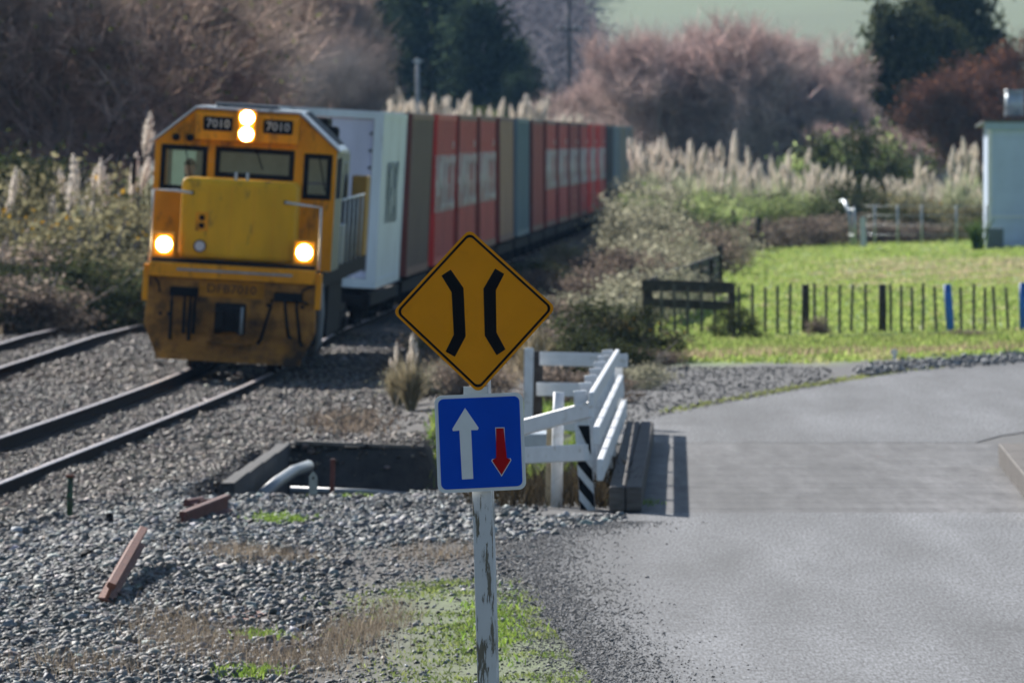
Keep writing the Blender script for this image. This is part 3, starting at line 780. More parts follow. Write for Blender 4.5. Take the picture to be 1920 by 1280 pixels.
MB().prism(cr([(374, 848), (437, 940), (432, 950), (402, 950), (412, 1175), (360, 1178), (348, 952), (318, 955), (315, 945)], -.006), (0, .004, 0)).build('up_arrow', MT['sign_white'], pan)
red = [(513, 938), (556, 937), (563, 1083), (585, 1080), (588, 1090), (543, 1165), (495, 1092), (500, 1083), (522, 1082)]
MB().prism(cr(red, -.006), (0, .004, 0)).build('arrow_outline', MT['sign_white'], pan)
rc = cr(red, -.009); MB().prism(inset(rc, .0045), (0, .004, 0)).build('down_arrow', MT['sign_red'], pan)
# post with peeling paint
def peel_mat():
    m = bpy.data.materials.new('peeling_paint'); m.use_nodes = True
    N = m.node_tree.nodes; L = m.node_tree.links; p = N['Principled BSDF']
    tc = N.new('ShaderNodeTexCoord'); mp = N.new('ShaderNodeMapping'); mp.inputs['Scale'].default_value = (1, 1, .12); L.new(tc.outputs['Object'], mp.inputs[0])
    a = N.new('ShaderNodeTexNoise'); a.inputs['Scale'].default_value = 42; a.inputs['Detail'].default_value = 9; a.inputs['Roughness'].default_value = .68; L.new(mp.outputs[0], a.inputs[0])
    b = N.new('ShaderNodeTexNoise'); b.inputs['Scale'].default_value = 3.2; b.inputs['Detail'].default_value = 3; L.new(tc.outputs['Object'], b.inputs[0])
    ad = N.new('ShaderNodeMath'); ad.operation = 'MULTIPLY_ADD'; ad.inputs[1].default_value = .45; L.new(b.outputs[0], ad.inputs[0]); L.new(a.outputs[0], ad.inputs[2])
    r = N.new('ShaderNodeMapRange'); r.inputs[1].default_value = .76; r.inputs[2].default_value = .80; L.new(ad.outputs[0], r.inputs[0])
    c = N.new('ShaderNodeTexNoise'); c.inputs['Scale'].default_value = 160; L.new(mp.outputs[0], c.inputs[0])
    w = N.new('ShaderNodeMix'); w.data_type = 'RGBA'; w.inputs[6].default_value = (.05, .045, .03, 1); w.inputs[7].default_value = (.24, .21, .16, 1); L.new(c.outputs[0], w.inputs[0])
    w2 = N.new('ShaderNodeMix'); w2.data_type = 'RGBA'; w2.inputs[6].default_value = (.62, .63, .64, 1); w2.inputs[7].default_value = (.46, .47, .48, 1); L.new(b.outputs[0], w2.inputs[0])
    x = N.new('ShaderNodeMix'); x.data_type = 'RGBA'; L.new(r.outputs[0], x.inputs[0]); L.new(w2.outputs[2], x.inputs[6]); L.new(w.outputs[2], x.inputs[7]); L.new(x.outputs[2], p.inputs['Base Color'])
    p.inputs['Roughness'].default_value = .7
    bp = N.new('ShaderNodeBump'); bp.inputs['Strength'].default_value = .6; bp.inputs['Distance'].default_value = .002; bp.invert = True; L.new(r.outputs[0], bp.inputs['Height']); L.new(bp.outputs[0], p.inputs['Normal'])
    return m
MT['peel'] = peel_mat()
pa = SQ(925.5, 1640, .085); pb = SQ(893.0, 470, .085)
m = MB(); t = (pb - pa); 
rz = Matrix.Rotation(R(-8), 3, 'Z'); up = t.normalized(); s_ = (rz @ Vector((1, 0, 0))); s_ = (s_ - up * s_.dot(up)).normalized(); f_ = up.cross(s_)
m.box((pa + pb) / 2, (.104, .104, t.length), Matrix((s_, f_, up)).transposed()); m.build('post', MT['peel'], sign, .004, 2)
MB().box(SQ(891, 738, .018), (.125, .018, .075)).build('bracket', MT['alu'], sign)
for (x, y) in ((889, 500), (892, 660), (897, 770), (903, 890)):
    MB().cyl(SQ(x, y, -.007), SQ(x, y, .02), .006, 10).build('bolt', MT['sign_orange'] if y < 700 else MT['sign_blue'], sign)

# ------------------------------------------------------------------ wire fence along the field
FD = 172.0
def fence_line(x): return FD + (x - 1200) * .004
def pole(x, y0, y1, dd, r, mat, name, label=None, cat=None, group=None, parent=None, lx=0, sq=False):
    a = at(x + lx, y1, dd); b = at(x, y0, dd); m = MB()
    if sq: m.beam(a - Vector((0, 0, .2)), b, r * 2, r * 2)
    else:
        mid = (a + b) / 2 + Vector((random.gauss(0, .008), 0, 0)); m.tube([a - Vector((0, 0, .2)), mid, b], [r, r * .97, r * .92], 8)
    o = m.build(name, mat, parent)
    if label: tag(o, label, cat, group)
    return o
wf = empty('wire_fence', at(1200, 630, FD), label='post and batten wire fence across the near side of the pasture', cat='fence')
bpy.context.view_layer.update()
def wpart(fn, *a, **k):
    o = fn(*a, **k); o.parent = wf; o.matrix_parent_inverse = Matrix.Translation(-wf.location); return o
for x, lx in ((1240, 0), (1264, 2), (1290, -1), (1315, 1), (1340, 0), (1385, 2), (1411, 1), (1435, 0), (1458, 0), (1482, -2), (1527, 1), (1549, 1), (1575, -1), (1599, -4), (1623, 1), (1670, 1), (1690, 0), (1710, 1), (1731, 0), (1752, 6), (1801, 2), (1826, 0), (1847, 0), (1862, 7), (1886, 7), (1936, 3)):
    wpart(pole, x, 533 + random.uniform(-2, 6), 628, fence_line(x), .024, MT['batten_wood'], 'batten', lx=lx, sq=True)
for x in (1372, 1510, 1654):
    wpart(pole, x, 533, 625, fence_line(x) + .15, .072, MT['dark_wood'], 'post')
wpart(pole, 1776, 533, 632, fence_line(1776), .072, MT['blue_paint'], 'blue_post', lx=8)['label'] = 'leaning bright blue post'
wpart(pole, 1918, 530, 630, fence_line(1918), .072, MT['blue_paint'], 'blue_post', lx=2)['label'] = 'bright blue post at the right edge'
for zz in (545, 562, 580, 598, 614):
    wpart(lambda: MB().tube([at(1225, zz, FD), at(1560, zz + 2, FD + .1), at(1960, zz, FD + .2)], 0.0022, 4).build('wire', MT['batten_wood']))
# heavy dark rails at the left end
hf = empty('strainer_rails', at(1215, 630, 172.6), label='heavy dark timber rails at the left end of the wire fence', cat='fence')
def hpart(m, name, mat):
    o = m.build(name, mat, hf, .01, 1); o.matrix_parent_inverse = Matrix.Translation(-hf.location); return o
hpart(MB().beam(at(1203, 534, 172.6), at(1374, 540, 172.5), .06, .19), 'rail', MT['dark_wood'])
hpart(MB().beam(at(1205, 566, 172.6), at(1374, 574, 172.5), .06, .15), 'rail', MT['dark_wood'])
hpart(MB().beam(at(1216, 640, 172.8), at(1214, 525, 172.8), .16, .16), 'post', MT['dark_wood'])
# old plank fence receding behind it
of = empty('plank_fence', (2.45, 180, 0), label='old dark plank fence receding behind the strainer rails', cat='fence')
def opart(m, name):
    o = m.build(name, MT['dark_wood'], of, .008, 1); o.matrix_parent_inverse = Matrix.Translation((-2.45, -180, 0)); return o
bpy.context.view_layer.update()
for k in range(7):
    q = 180 + 5.8 * k; X = 2.45 + .0529 * (q - 180)
    opart(MB().beam((X, q, -.35), (X, q, .70 - .004 * (q - 180)), .12, .12), 'post')
for zt_ in (.64, .44, .24):
    opart(MB().beam((2.42, 180, zt_), (4.29, 215.5, zt_ - .13), .04, .17), 'board')

# road edge marker
em = MB().box(at(1677, 676, 151.5), (.05, .03, .22)).build('edge_marker', MT['white_paint']); tag(em, 'low white marker stub at the far road edge', 'marker')
p = at(1677, 660, 151.5); MB().cyl(p + Vector((0, -.02, 0)), p + Vector((0, .02, 0)), .05, 14).build('reflector', lamp_mat('reflector', (1, 1, 1), 0.0), em)
# right kerb rubbish, sunlit paper scrap

# ------------------------------------------------------------------ lettering
def text_mesh(s, size, extrude=.004):
    cu = bpy.data.curves.new('t', 'FONT'); cu.body = s; cu.size = size; cu.extrude = extrude; cu.align_x = 'CENTER'; cu.align_y = 'CENTER'; cu.resolution_u = 2
    ob = bpy.data.objects.new('t', cu); COL.objects.link(ob); bpy.context.view_layer.update()
    dg = bpy.context.evaluated_depsgraph_get(); me = bpy.data.meshes.new_from_object(ob.evaluated_get(dg))
    bpy.data.objects.remove(ob); bpy.data.curves.remove(cu); me.materials.clear(); return me
MT['letter_white'] = M('letter_white', (.62, .60, .58), .6, .15, 5)
MT['letter_dark'] = M('letter_dark', (.20, .24, .26), .6, .15, 5)
MT['letter_black'] = M('letter_black', (.006, .005, .005), .6, .1)

# ------------------------------------------------------------------ locomotive (local: x right, y back, z up, origin on the rails under the front)
LD = 145.5
lsl = .0225
loco = empty('diesel_locomotive', (float(tx(LD)) + .03, LD, 0), (0, .058, -lsl), 'dirty yellow diesel locomotive 7010 with lit headlights pulling the train', 'locomotive')
def LB(m, name, mat, parent=loco, bevel=0, seg=2): return m.build(name, MT[mat] if isinstance(mat, str) else mat, parent, bevel, seg)
# underframe and pilot
LB(MB().b2(-1.2, 1.2, .25, 18.3, 1.22, 1.46), 'underframe', 'grime', bevel=.02)
pil = MB().prism([(-1.16, 0, 1.46), (-1.2, 0, .62), (-1.0, 0, .16), (1.0, 0, .16), (1.2, 0, .62), (1.16, 0, 1.46)], (0, .24, 0))
pilot = LB(pil, 'pilot', 'loco_pilot', bevel=.015)
LB(MB().prism([(-.34, -.03, .42), (0, -.16, .36), (.34, -.03, .42), (0, -.05, .62)], (0, .12, 0)), 'plough_rib', 'loco_pilot', pilot)
LB(MB().b2(-1.02, 1.02, -.06, .02, .15, .24), 'bottom_lip', 'loco_pilot', pilot)
LB(MB().b2(-1.17, 1.17, -.09, .1, 1.30, 1.50), 'headstock', 'loco_orange', pilot, .012)
LB(MB().b2(-.78, .84, -.115, -.05, 1.395, 1.43), 'tread_plate', M('tread', (.32, .30, .29), .5, .2, 8), pilot)
LB(MB().b2(-1.15, 1.15, .02, .12, 1.485, 1.56), 'shadow_gap', 'black', pilot)
for sx in (-1, 1):
    LB(MB().b2(sx * 1.17, sx * 1.25, -.02, .3, .95, 1.46), 'step_side', 'loco_orange', pilot, .01)
LB(MB().b2(-.46, .46, -.008, .02, 1.05, 1.285), 'name_band', M('clean_orange', (.40, .165, .015), .7, .25, 4, spec=.1), pilot)
tm = link('lettering', text_mesh('DFB7010', .175, .006), pilot, MT['letter_black']); tm.location = (.0, -.014, 1.165); tm.rotation_euler = (R(90), 0, 0); tm.scale = (1.06, 1, 1)
cp = MB(); cp.b2(-.16, .16, -.36, .05, .58, .92); cp.b2(.10, .2, -.46, -.2, .60, .90); cp.b2(-.2, -.06, -.42, -.2, .62, .88); cp.b2(-.22, .22, -.02, .03, .54, .98)
LB(cp, 'coupler', 'grime', pilot, .02)
LB(MB().cyl((.185, -.47, .56), (.185, -.47, .94), .022, 8), 'coupler_pin', 'pipe', pilot)
for (cx, hs) in ((-.66, (-.16, .02, .10, .16)), (.80, (-.22, -.04, .12))):
    LB(MB().b2(cx - .20, cx + .20, -.1, .02, 1.04, 1.17), 'hose_manifold', 'black', pilot, .015)
    for k, h in enumerate(hs):
        x0 = cx + h; sw = (-.08 if h < -.1 and cx > 0 else .05 if cx > 0 else .0)
        LB(MB().tube([(x0, -.1, 1.06), (x0 + sw * .2, -.16, .95), (x0 + sw, -.17, .70), (x0 + sw * 1.6, -.13, .50 + .06 * (k % 2)), (x0 + sw * 2.1, -.08, .44 + .1 * (k % 2))], [.022, .024, .024, .026, .03], 8), 'air_hose', 'black', pilot)
for x in (-.98, -.86, -.5, .52, 1.0):
    LB(MB().cyl((x, -.012, .78 + .2 * (x > 0)), (x, .01, .78 + .2 * (x > 0)), .03, 8), 'bolt', 'grime', pilot)
LB(MB().tube([(-1.08, -.02, 1.28), (-1.02, -.06, 1.2), (-1.0, -.06, 1.08)], .016, 6), 'lifting_chain', 'grime', pilot)
LB(MB().tube([(1.12, -.02, 1.27), (1.0, -.07, 1.22), (.97, -.07, 1.08), (1.08, -.03, 1.02)], .018, 6), 'cut_lever', 'grime', pilot)
# nose
nose = LB(MB().b2(-.81, .81, .55, 2.4, 1.56, 2.70), 'nose', 'loco_yellow', bevel=.09, seg=4)
pl = MB().prism([(-.59, .54, 1.95), (-.41, .54, 1.95), (-.41, .54, 2.22), (-.59, .54, 2.22)], (0, .03, 0)); pl = LB(pl, 'marker_plate', 'loco_orange', nose, .012)
for z_ in (2.03, 2.14):
    LB(MB().cyl((-.5, .53, z_), (-.5, .56, z_), .042, 14), 'marker_lens', 'black', pl)
o = LB(MB().cyl((-.51, .525, 1.74), (-.51, .57, 1.74), .09, 18), 'lamp_bezel', 'black', nose)
LB(MB().cyl((-.51, .515, 1.74), (-.51, .53, 1.74), .072, 18), 'lamp_lens', M('lens_unlit', (.62, .60, .62), .25, .05), o)
for x in (-.06, .1):
    LB(MB().cyl((x, .62, 2.69), (x, .62, 2.80), .022, 8), 'nose_fitting', 'silver', nose)
LB(MB().cyl((-.66, .53, 2.48), (-.66, .56, 2.48), .03, 10), 'rail_boss', 'black', nose)
LB(MB().cyl((.66, .53, 2.42), (.66, .56, 2.42), .03, 10), 'rail_boss', 'black', nose)
for s_ in (-.42, -.1, .22, .5): LB(MB().b2(s_ - .003, s_ + .003, .547, .552, 1.64, 2.60), 'panel_seam', 'loco_orange', nose)
# handrails
LB(MB().tube([(-.66, .5, 2.48), (-.86, .42, 2.50), (-1.19, .3, 2.50), (-1.19, .28, 1.5)], .02, 8), 'handrail', 'silver')
LB(MB().tube([(.66, .5, 2.42), (.9, .42, 2.40), (1.17, .3, 2.38), (1.19, .28, 1.5)], .02, 8), 'handrail', 'silver')
# ditch lights
for (x, z_) in ((-1.0, 1.74), (.97, 1.74)):
    o = LB(MB().b2(x - .15, x + .15, .32, .5, z_ - .17, z_ + .17), 'ditch_light', 'loco_orange', bevel=.02)
    LB(MB().cyl((x, .30, z_), (x, .33, z_), .105, 20), 'lens', 'lamp', o)
# cab
CY0, CY1 = 1.9, 4.5
def wall_cells(m, xs_, zs_, holes, y0, y1):
    for i in range(len(xs_) - 1):
        for j in range(len(zs_) - 1):
            cx, cz = (xs_[i] + xs_[i + 1]) / 2, (zs_[j] + zs_[j + 1]) / 2
            if any(h[0] < cx < h[1] and h[2] < cz < h[3] for h in holes): continue
            m.b2(xs_[i], xs_[i + 1], y0, y1, zs_[j], zs_[j + 1])
holes = [(-1.19, -.55, 2.50, 3.12), (-.42, .68, 2.72, 3.13), (.84, 1.22, 2.48, 3.10)]
m = MB(); wall_cells(m, [-1.29, -1.19, -.55, -.42, .68, .84, 1.22, 1.29], [1.46, 2.48, 2.50, 2.72, 3.10, 3.12, 3.13, 3.17], holes, CY0, CY0 + .06)
m.prism([(-1.29, CY0, 3.17), (-.72, CY0, 3.66), (.72, CY0, 3.66), (1.29, CY0, 3.17)], (0, .06, 0))
cab = LB(m, 'cab_front', 'loco_orange')
for sx in (-1, 1):
    m = MB(); x0, x1 = sx * 1.29, sx * 1.24
    for (ya, yb, za, zb) in ((CY0 + .06, CY1, 1.46, 2.48), (CY0 + .06, CY0 + .35, 2.48, 3.17), (CY1 - .5, CY1, 2.48, 3.17), (CY0 + .35, CY1 - .5, 3.06, 3.17)):
        m.b2(min(x0, x1), max(x0, x1), ya, yb, za, zb)
    LB(m, 'cab_side', 'loco_orange' if sx < 0 else 'loco_grey')
m = MB().b2(-1.29, 1.29, CY1, CY1 + .06, 1.46, 2.5); m.b2(-.75, 1.29, CY1, CY1 + .06, 2.5, 3.17); m.b2(-1.29, -1.2, CY1, CY1 + .06, 2.5, 3.17); m.b2(-1.2, -.75, CY1, CY1 + .06, 3.05, 3.17)
m.prism([(-1.29, CY1, 3.17), (-.72, CY1, 3.66), (.72, CY1, 3.66), (1.29, CY1, 3.17)], (0, .06, 0)); LB(m, 'cab_rear', 'cab_inside')
LB(MB().b2(-1.2, -.75, CY1 + .02, CY1 + .03, 2.5, 3.05), 'rear_window', M('daylight_pane', (.36, .44, .40), .5, .05, trans=.6))  # pale translucent panel standing in for daylight seen through the rear window
m = MB()
m.prism([(-.74, CY0 - .08, 3.665), (.74, CY0 - .08, 3.665), (.74, CY0 - .08, 3.70), (-.74, CY0 - .08, 3.70)], (0, 2.8, 0))
for sx in (-1, 1):
    m.prism([(sx * .74, CY0 - .08, 3.665), (sx * .74, CY0 - .08, 3.70), (sx * 1.34, CY0 - .08, 3.185), (sx * 1.34, CY0 - .08, 3.15)], (0, 2.8, 0))
roof = LB(m, 'cab_roof', 'loco_roof')
for y in (2.4, 3.0, 3.7): LB(MB().beam((.80, y, 3.69), (1.30, y, 3.26), .03, .03), 'roof_rib', 'loco_grey', roof)
LB(MB().b2(-.5, .4, 2.5, 3.3, 3.70, 3.76), 'roof_hatch', 'loco_grey', roof, .02)
LB(MB().b2(-1.24, 1.24, CY0 + .06, CY1, 1.44, 1.50), 'cab_floor', 'cab_inside')
LB(MB().b2(-1.15, 1.15, CY0 + .07, CY0 + .55, 1.5, 2.42), 'control_desk', 'loco_grey', bevel=.03)
# windows
for h in holes:
    fr_ = MB(); t_ = .06
    fr_.b2(h[0] - .01, h[1] + .01, CY0 - .02, CY0 + .03, h[3] - t_, h[3] + .012); fr_.b2(h[0] - .01, h[1] + .01, CY0 - .02, CY0 + .03, h[2] - .012, h[2] + t_)
    fr_.b2(h[0] - .012, h[0] + t_, CY0 - .018, CY0 + .028, h[2], h[3]); fr_.b2(h[1] - t_, h[1] + .012, CY0 - .018, CY0 + .028, h[2], h[3])
    wv = LB(fr_, 'window', 'black', bevel=.01)
    LB(MB().b2(h[0], h[1], CY0 + .032, CY0 + .04, h[2], h[3]), 'pane', 'glass', wv)
    if h[0] > .8: LB(MB().b2(h[0] + .05, h[1] - .05, CY0 - .015, CY0 + .02, 2.68, 2.71), 'sliding_bar', 'loco_grey', wv)
    LB(MB().tube([((h[0] + h[1]) / 2, CY0 - .03, h[3] + .02), ((h[0] + h[1]) / 2 + .12, CY0 - .04, h[2] + .12)], .009, 5), 'wiper', 'black', wv)
# number board housing and headlights
hb = LB(MB().b2(-.74, .74, CY0 - .16, CY0 + .01, 3.22, 3.62), 'number_housing', 'loco_orange', bevel=.02)
for x in (-.41, .44):
    pb_ = LB(MB().prism(rounded([Vector((x - .21, CY0 - .175, 3.36)), Vector((x + .21, CY0 - .175, 3.36)), Vector((x + .21, CY0 - .175, 3.56)), Vector((x - .21, CY0 - .175, 3.56))], .03), (0, .02, 0)), 'number_board', 'black', hb)
    tm = link('number', text_mesh('7010', .17), pb_, M('number_text', (.5, .5, .5), .6, .05)); tm.location = (x, CY0 - .178, 3.458); tm.rotation_euler = (R(90), 0, 0)  # plain pale digits without emission
hl = LB(MB().b2(-.14, .14, CY0 - .24, CY0 - .02, 3.22, 3.68), 'headlight_housing', 'loco_orange', bevel=.03)
for z_ in (3.57, 3.335):
    LB(MB().cyl((0, CY0 - .26, z_), (0, CY0 - .23, z_), .095, 20), 'headlight_lens', 'lamp', hl)
for x in (-1.0, -.80):
    LB(MB().cyl((x, CY0 - .10, 3.24), (x, CY0 + .02, 3.24), .055, 14), 'horn', 'black')
# mirrors
LB(MB().beam((-1.29, CY0 + .1, 3.02), (-1.55, CY0 - .05, 2.88), .02, .02), 'mirror_arm', 'black')
LB(MB().box((-1.57, CY0 - .06, 2.72), (.05, .16, .38)), 'mirror', 'black', bevel=.01)
# long hood and rear equipment
hood = LB(MB().prism([(-.88, 4.58, 1.46), (-.88, 4.58, 3.05), (-.55, 4.58, 3.42), (.55, 4.58, 3.42), (.88, 4.58, 3.05), (.88, 4.58, 1.46)], (0, 13.2, 0)), 'long_hood', 'loco_grey', bevel=.03)
for i in range(7):
    LB(MB().b2(.875, .90, 5.0 + i * 1.8, 6.4 + i * 1.8, 1.75, 2.9), 'hood_door', 'grime' if i % 3 == 1 else 'loco_grey', hood, .01)
LB(MB().b2(-.7, 1.02, 4.9, 6.4, 3.1, 3.62), 'air_intake', 'black', hood, .04)
LB(MB().b2(.55, 1.18, 4.75, 5.2, 3.0, 3.5), 'filter_box', 'black', hood, .05)
LB(MB().b2(-.5, .5, 9.5, 10.6, 3.42, 3.66), 'exhaust_stack', 'black', hood, .03)
LB(MB().b2(.86, 1.16, 10.2, 15.4, 1.46, 2.35), 'equipment_cabinet', 'grime', hood, .03)
LB(MB().b2(.86, 1.1, 5.0, 7.0, 1.46, 2.1), 'sand_box', 'loco_grey', hood, .03)
LB(MB().b2(.9, 1.2, 7.5, 9.2, 1.46, 2.05), 'battery_box', M('box_grey', (.16, .19, .22), .5, .1), None or loco, .02)
for i in range(8):
    y = 4.9 + i * 1.75
    LB(MB().cyl((1.2, y, 1.46), (1.2, y, 2.42), .018, 6), 'stanchion', 'silver')
LB(MB().tube([(1.2, 4.9, 2.42), (1.2, 17.2, 2.42)], .018, 6), 'side_handrail', 'silver')
LB(MB().b2(1.0, 1.24, 15.9, 17.2, 1.46, 2.7), 'rear_box', M('yellow_box', (.42, .22, .03), .6, .2), loco, .02)
LB(MB().b2(-1.1, 1.1, 6.6, 11.6, .38, 1.22), 'fuel_tank', 'grime', bevel=.06)
LB(MB().tube([(1.18, 1.2, 1.3), (1.22, 1.25, .9), (1.2, 1.3, .45), (1.1, 1.4, .3)], .05, 8), 'sand_pipe', 'pipe')
def bogie(parent, y0, axles, pitch, r, hw, mat='grime'):
    b = MB(); L_ = pitch * (axles - 1)
    for sx in (-1, 1):
        b.b2(sx * hw - .06, sx * hw + .06, y0 - .5, y0 + L_ + .5, r + .02, r + .24)
        for k in range(axles): b.b2(sx * hw - .09, sx * hw + .09, y0 + k * pitch - .14, y0 + k * pitch + .14, r - .16, r + .16)
    b.b2(-hw, hw, y0 + L_ / 2 - .15, y0 + L_ / 2 + .15, r, r + .3)
    bo = b.build('bogie', MT[mat], parent)
    for k in range(axles):
        for sx in (-1, 1):
            MB().cyl((sx * .50, y0 + k * pitch, r), (sx * .625, y0 + k * pitch, r), r, 20).build('wheel', MT['grime'], bo)
        MB().cyl((-.5, y0 + k * pitch, r), (.5, y0 + k * pitch, r), .07, 8).build('axle', MT['grime'], bo)
    return bo
bogie(loco, 1.5, 3, 1.7, .47, .92); bogie(loco, 12.9, 3, 1.7, .47, .92)

# driver at the left window
pn = empty('person', (0, 0, 0), label='train driver in dark jacket and green vest seated at the left cab window', cat='person')
bpy.context.view_layer.update()
def skin_body(name, verts, edges, radii, mat, parent):
    me = bpy.data.meshes.new(name); me.from_pydata(verts, edges, []); o = link(name, me, parent, mat)
    md = o.modifiers.new('skin', 'SKIN'); md.use_smooth_shade = True
    for i, r_ in enumerate(radii): me.skin_vertices[0].data[i].radius = r_ if isinstance(r_, tuple) else (r_, r_)
    me.skin_vertices[0].data[0].use_root = True
    ss = o.modifiers.new('sub', 'SUBSURF'); ss.levels = 2; ss.render_levels = 2
    return o
px_, py_, pz_ = -.84, 3.05, 2.02
bv = [(0, 0, 0), (0, .02, .22), (0, .02, .42), (0, 0, .54), (0, -.02, .63), (0, -.03, .72), (0, -.02, .82),
      (-.19, .0, .47), (-.26, -.10, .24), (-.22, -.34, .18), (-.2, -.42, .2), (.19, .0, .47), (.27, -.12, .24), (.20, -.36, .2), (.17, -.44, .22),
      (-.11, -.05, -.05), (-.14, -.42, -.05), (-.14, -.45, -.46), (.11, -.05, -.05), (.14, -.42, -.05), (.14, -.45, -.46)]
be = [(0, 1), (1, 2), (2, 3), (3, 4), (4, 5), (5, 6), (2, 7), (7, 8), (8, 9), (9, 10), (2, 11), (11, 12), (12, 13), (13, 14), (0, 15), (15, 16), (16, 17), (0, 18), (18, 19), (19, 20)]
brd = [.15, .15, .14, .06, .065, .095, .075, .07, .05, .04, .045, .07, .05, .04, .045, .085, .07, .05, .085, .07, .05]
body = skin_body('body', bv, be, brd, MT['navy'], pn)
pn.location = loco.matrix_world @ Vector((px_, py_, pz_)); pn.rotation_euler = loco.rotation_euler
hd = bmesh.new(); bmesh.ops.create_uvsphere(hd, u_segments=20, v_segments=14, radius=.105)
for v in hd.verts:
    v.co.z *= 1.22; v.co.x *= .82
    if v.co.y < -.07 and abs(v.co.x) < .022 and -.04 < v.co.z < .03: v.co.y -= .022
me = bpy.data.meshes.new('face'); hd.to_mesh(me); hd.free(); f = link('face', me, pn, MT['skin']); f.location = (0, -.035, .765)
for p_ in me.polygons: p_.use_smooth = True
hr = bmesh.new(); bmesh.ops.create_uvsphere(hr, u_segments=18, v_segments=12, radius=.115)
bmesh.ops.delete(hr, geom=[v for v in hr.verts if v.co.z < .01 and v.co.y < .02], context='VERTS')
me = bpy.data.meshes.new('hair'); hr.to_mesh(me); hr.free(); f = link('hair', me, pn, MT['hair']); f.location = (0, -.02, .785); f.scale = (.86, 1, 1.16)
vs_ = MB().prism([(-.2, -.17, .02), (.2, -.17, .02), (.17, -.15, .42), (.08, -.13, .47), (0, -.16, .25), (-.08, -.13, .47), (-.17, -.15, .42)], (0, .03, 0)); vs_.build('vest', MT['hivis'], pn, .01)
st = empty('driver_seat', loco.matrix_world @ Vector((px_, py_, 1.5)), loco.rotation_euler, 'dark driver seat inside the locomotive cab', 'seat')
MB().b2(-.24, .24, -.25, .25, .30, .40).build('seat', MT['loco_grey'], st, .03); MB().b2(-.22, .22, .2, .28, .42, 1.0).build('backrest', MT['loco_grey'], st, .03); MB().b2(-.06, .06, -.06, .06, .0, .3).build('pedestal', MT['loco_grey'], st)

# ------------------------------------------------------------------ containers and wagons
CL, CW, CH = 10.8, 1.219, 2.90
def corr_mesh(depth, pitch):
    V = []; F = []; y = .16; prof = []
    while y < CL - .16 - pitch:
        prof += [(y, 0), (y + pitch * .26, 0), (y + pitch * .5, -depth), (y + pitch * .76, -depth)]; y += pitch
    prof.append((CL - .16, 0))
    for (yy, xx) in prof: V += [(CW - .012 + xx, yy, .15), (CW - .012 + xx, yy, CH - .1)]
    for i in range(len(prof) - 1): F.append((2 * i, 2 * i + 2, 2 * i + 3, 2 * i + 1))
    me = bpy.data.meshes.new('side_panel'); me.from_pydata(V, [], F); me.update(); return me
def frame_mesh():
    m = MB()
    for sx in (-1, 1):
        for y in (.08, CL - .08): m.b2(sx * CW - sx * .16 if sx > 0 else -CW, CW if sx > 0 else -CW + .16, y - .08, y + .08, 0, CH)
        a, b = (CW - .06, CW + .002) if sx > 0 else (-CW - .002, -CW + .06)
        m.b2(a, b, .16, CL - .16, 0, .15); m.b2(a, b, .16, CL - .16, CH - .10, CH - .002)
    for y in (.04, CL - .04): m.b2(-CW + .16, CW - .16, y - .04, y + .04, 0, .15); m.b2(-CW + .16, CW - .16, y - .04, y + .04, CH - .12, CH - .002)
    o = m.build('frame', None); me = o.data; bpy.data.objects.remove(o); me.materials.clear(); return me
def mm(m, n_):
    o = m.build(n_, None); me = o.data; bpy.data.objects.remove(o); me.materials.clear(); return me
corr = corr_mesh(.055, .36); flat_ = corr_mesh(.006, .6); frm = frame_mesh()
roofm = mm(MB().b2(-CW + .06, CW - .06, .02, CL - .02, CH - .03, CH + .012), 'roof')
doorm = mm(MB().b2(-CW + .17, -.01, .055, .09, .16, CH - .13), 'door')
barm = mm(MB().cyl((0, .03, .1), (0, .03, CH - .08), .02, 6).b2(-.09, .09, .005, .03, 1.15, 1.19), 'locking_bar')
endm = mm(MB().b2(-CW + .17, CW - .17, .055, .09, .16, CH - .13), 'end_wall')
ham = text_mesh('HAMBURG SÜD', 1.62); mae = text_mesh('MAERSK', 1.5)
for me_ in (corr, flat_, frm, roofm, doorm, barm, endm, ham, mae): me_.materials.append(MT['grime'])
def setm(o, mat):
    o.material_slots[0].link = 'OBJECT'; o.material_slots[0].material = mat; return o
def cpaint(name, c): return M('paint_' + name, c, .55, .16, 1.6, dirt=tuple(k * .45 for k in c), dscale=2.4, damt=.22, stretch=(1, 1, .3))
CP = {k: cpaint(k, v) for k, v in dict(reefer=(.68, .74, .78), reefer_front=(.62, .62, .76), brown=(.135, .088, .076), rust=(.13, .03, .024), red=(.44, .075, .07), bright=(.50, .025, .02), maroon=(.30, .055, .05), dark_red=(.11, .022, .02), tan=(.33, .20, .135), blue=(.075, .14, .19), navy=(.025, .03, .045), grey=(.20, .24, .27), khaki=(.27, .25, .21), white=(.62, .63, .64)).items()}
MT['c_roof'] = M('container_roof', (.42, .40, .40), .5, .3, 3, dirt=(.25, .15, .1), dscale=3, damt=.4)
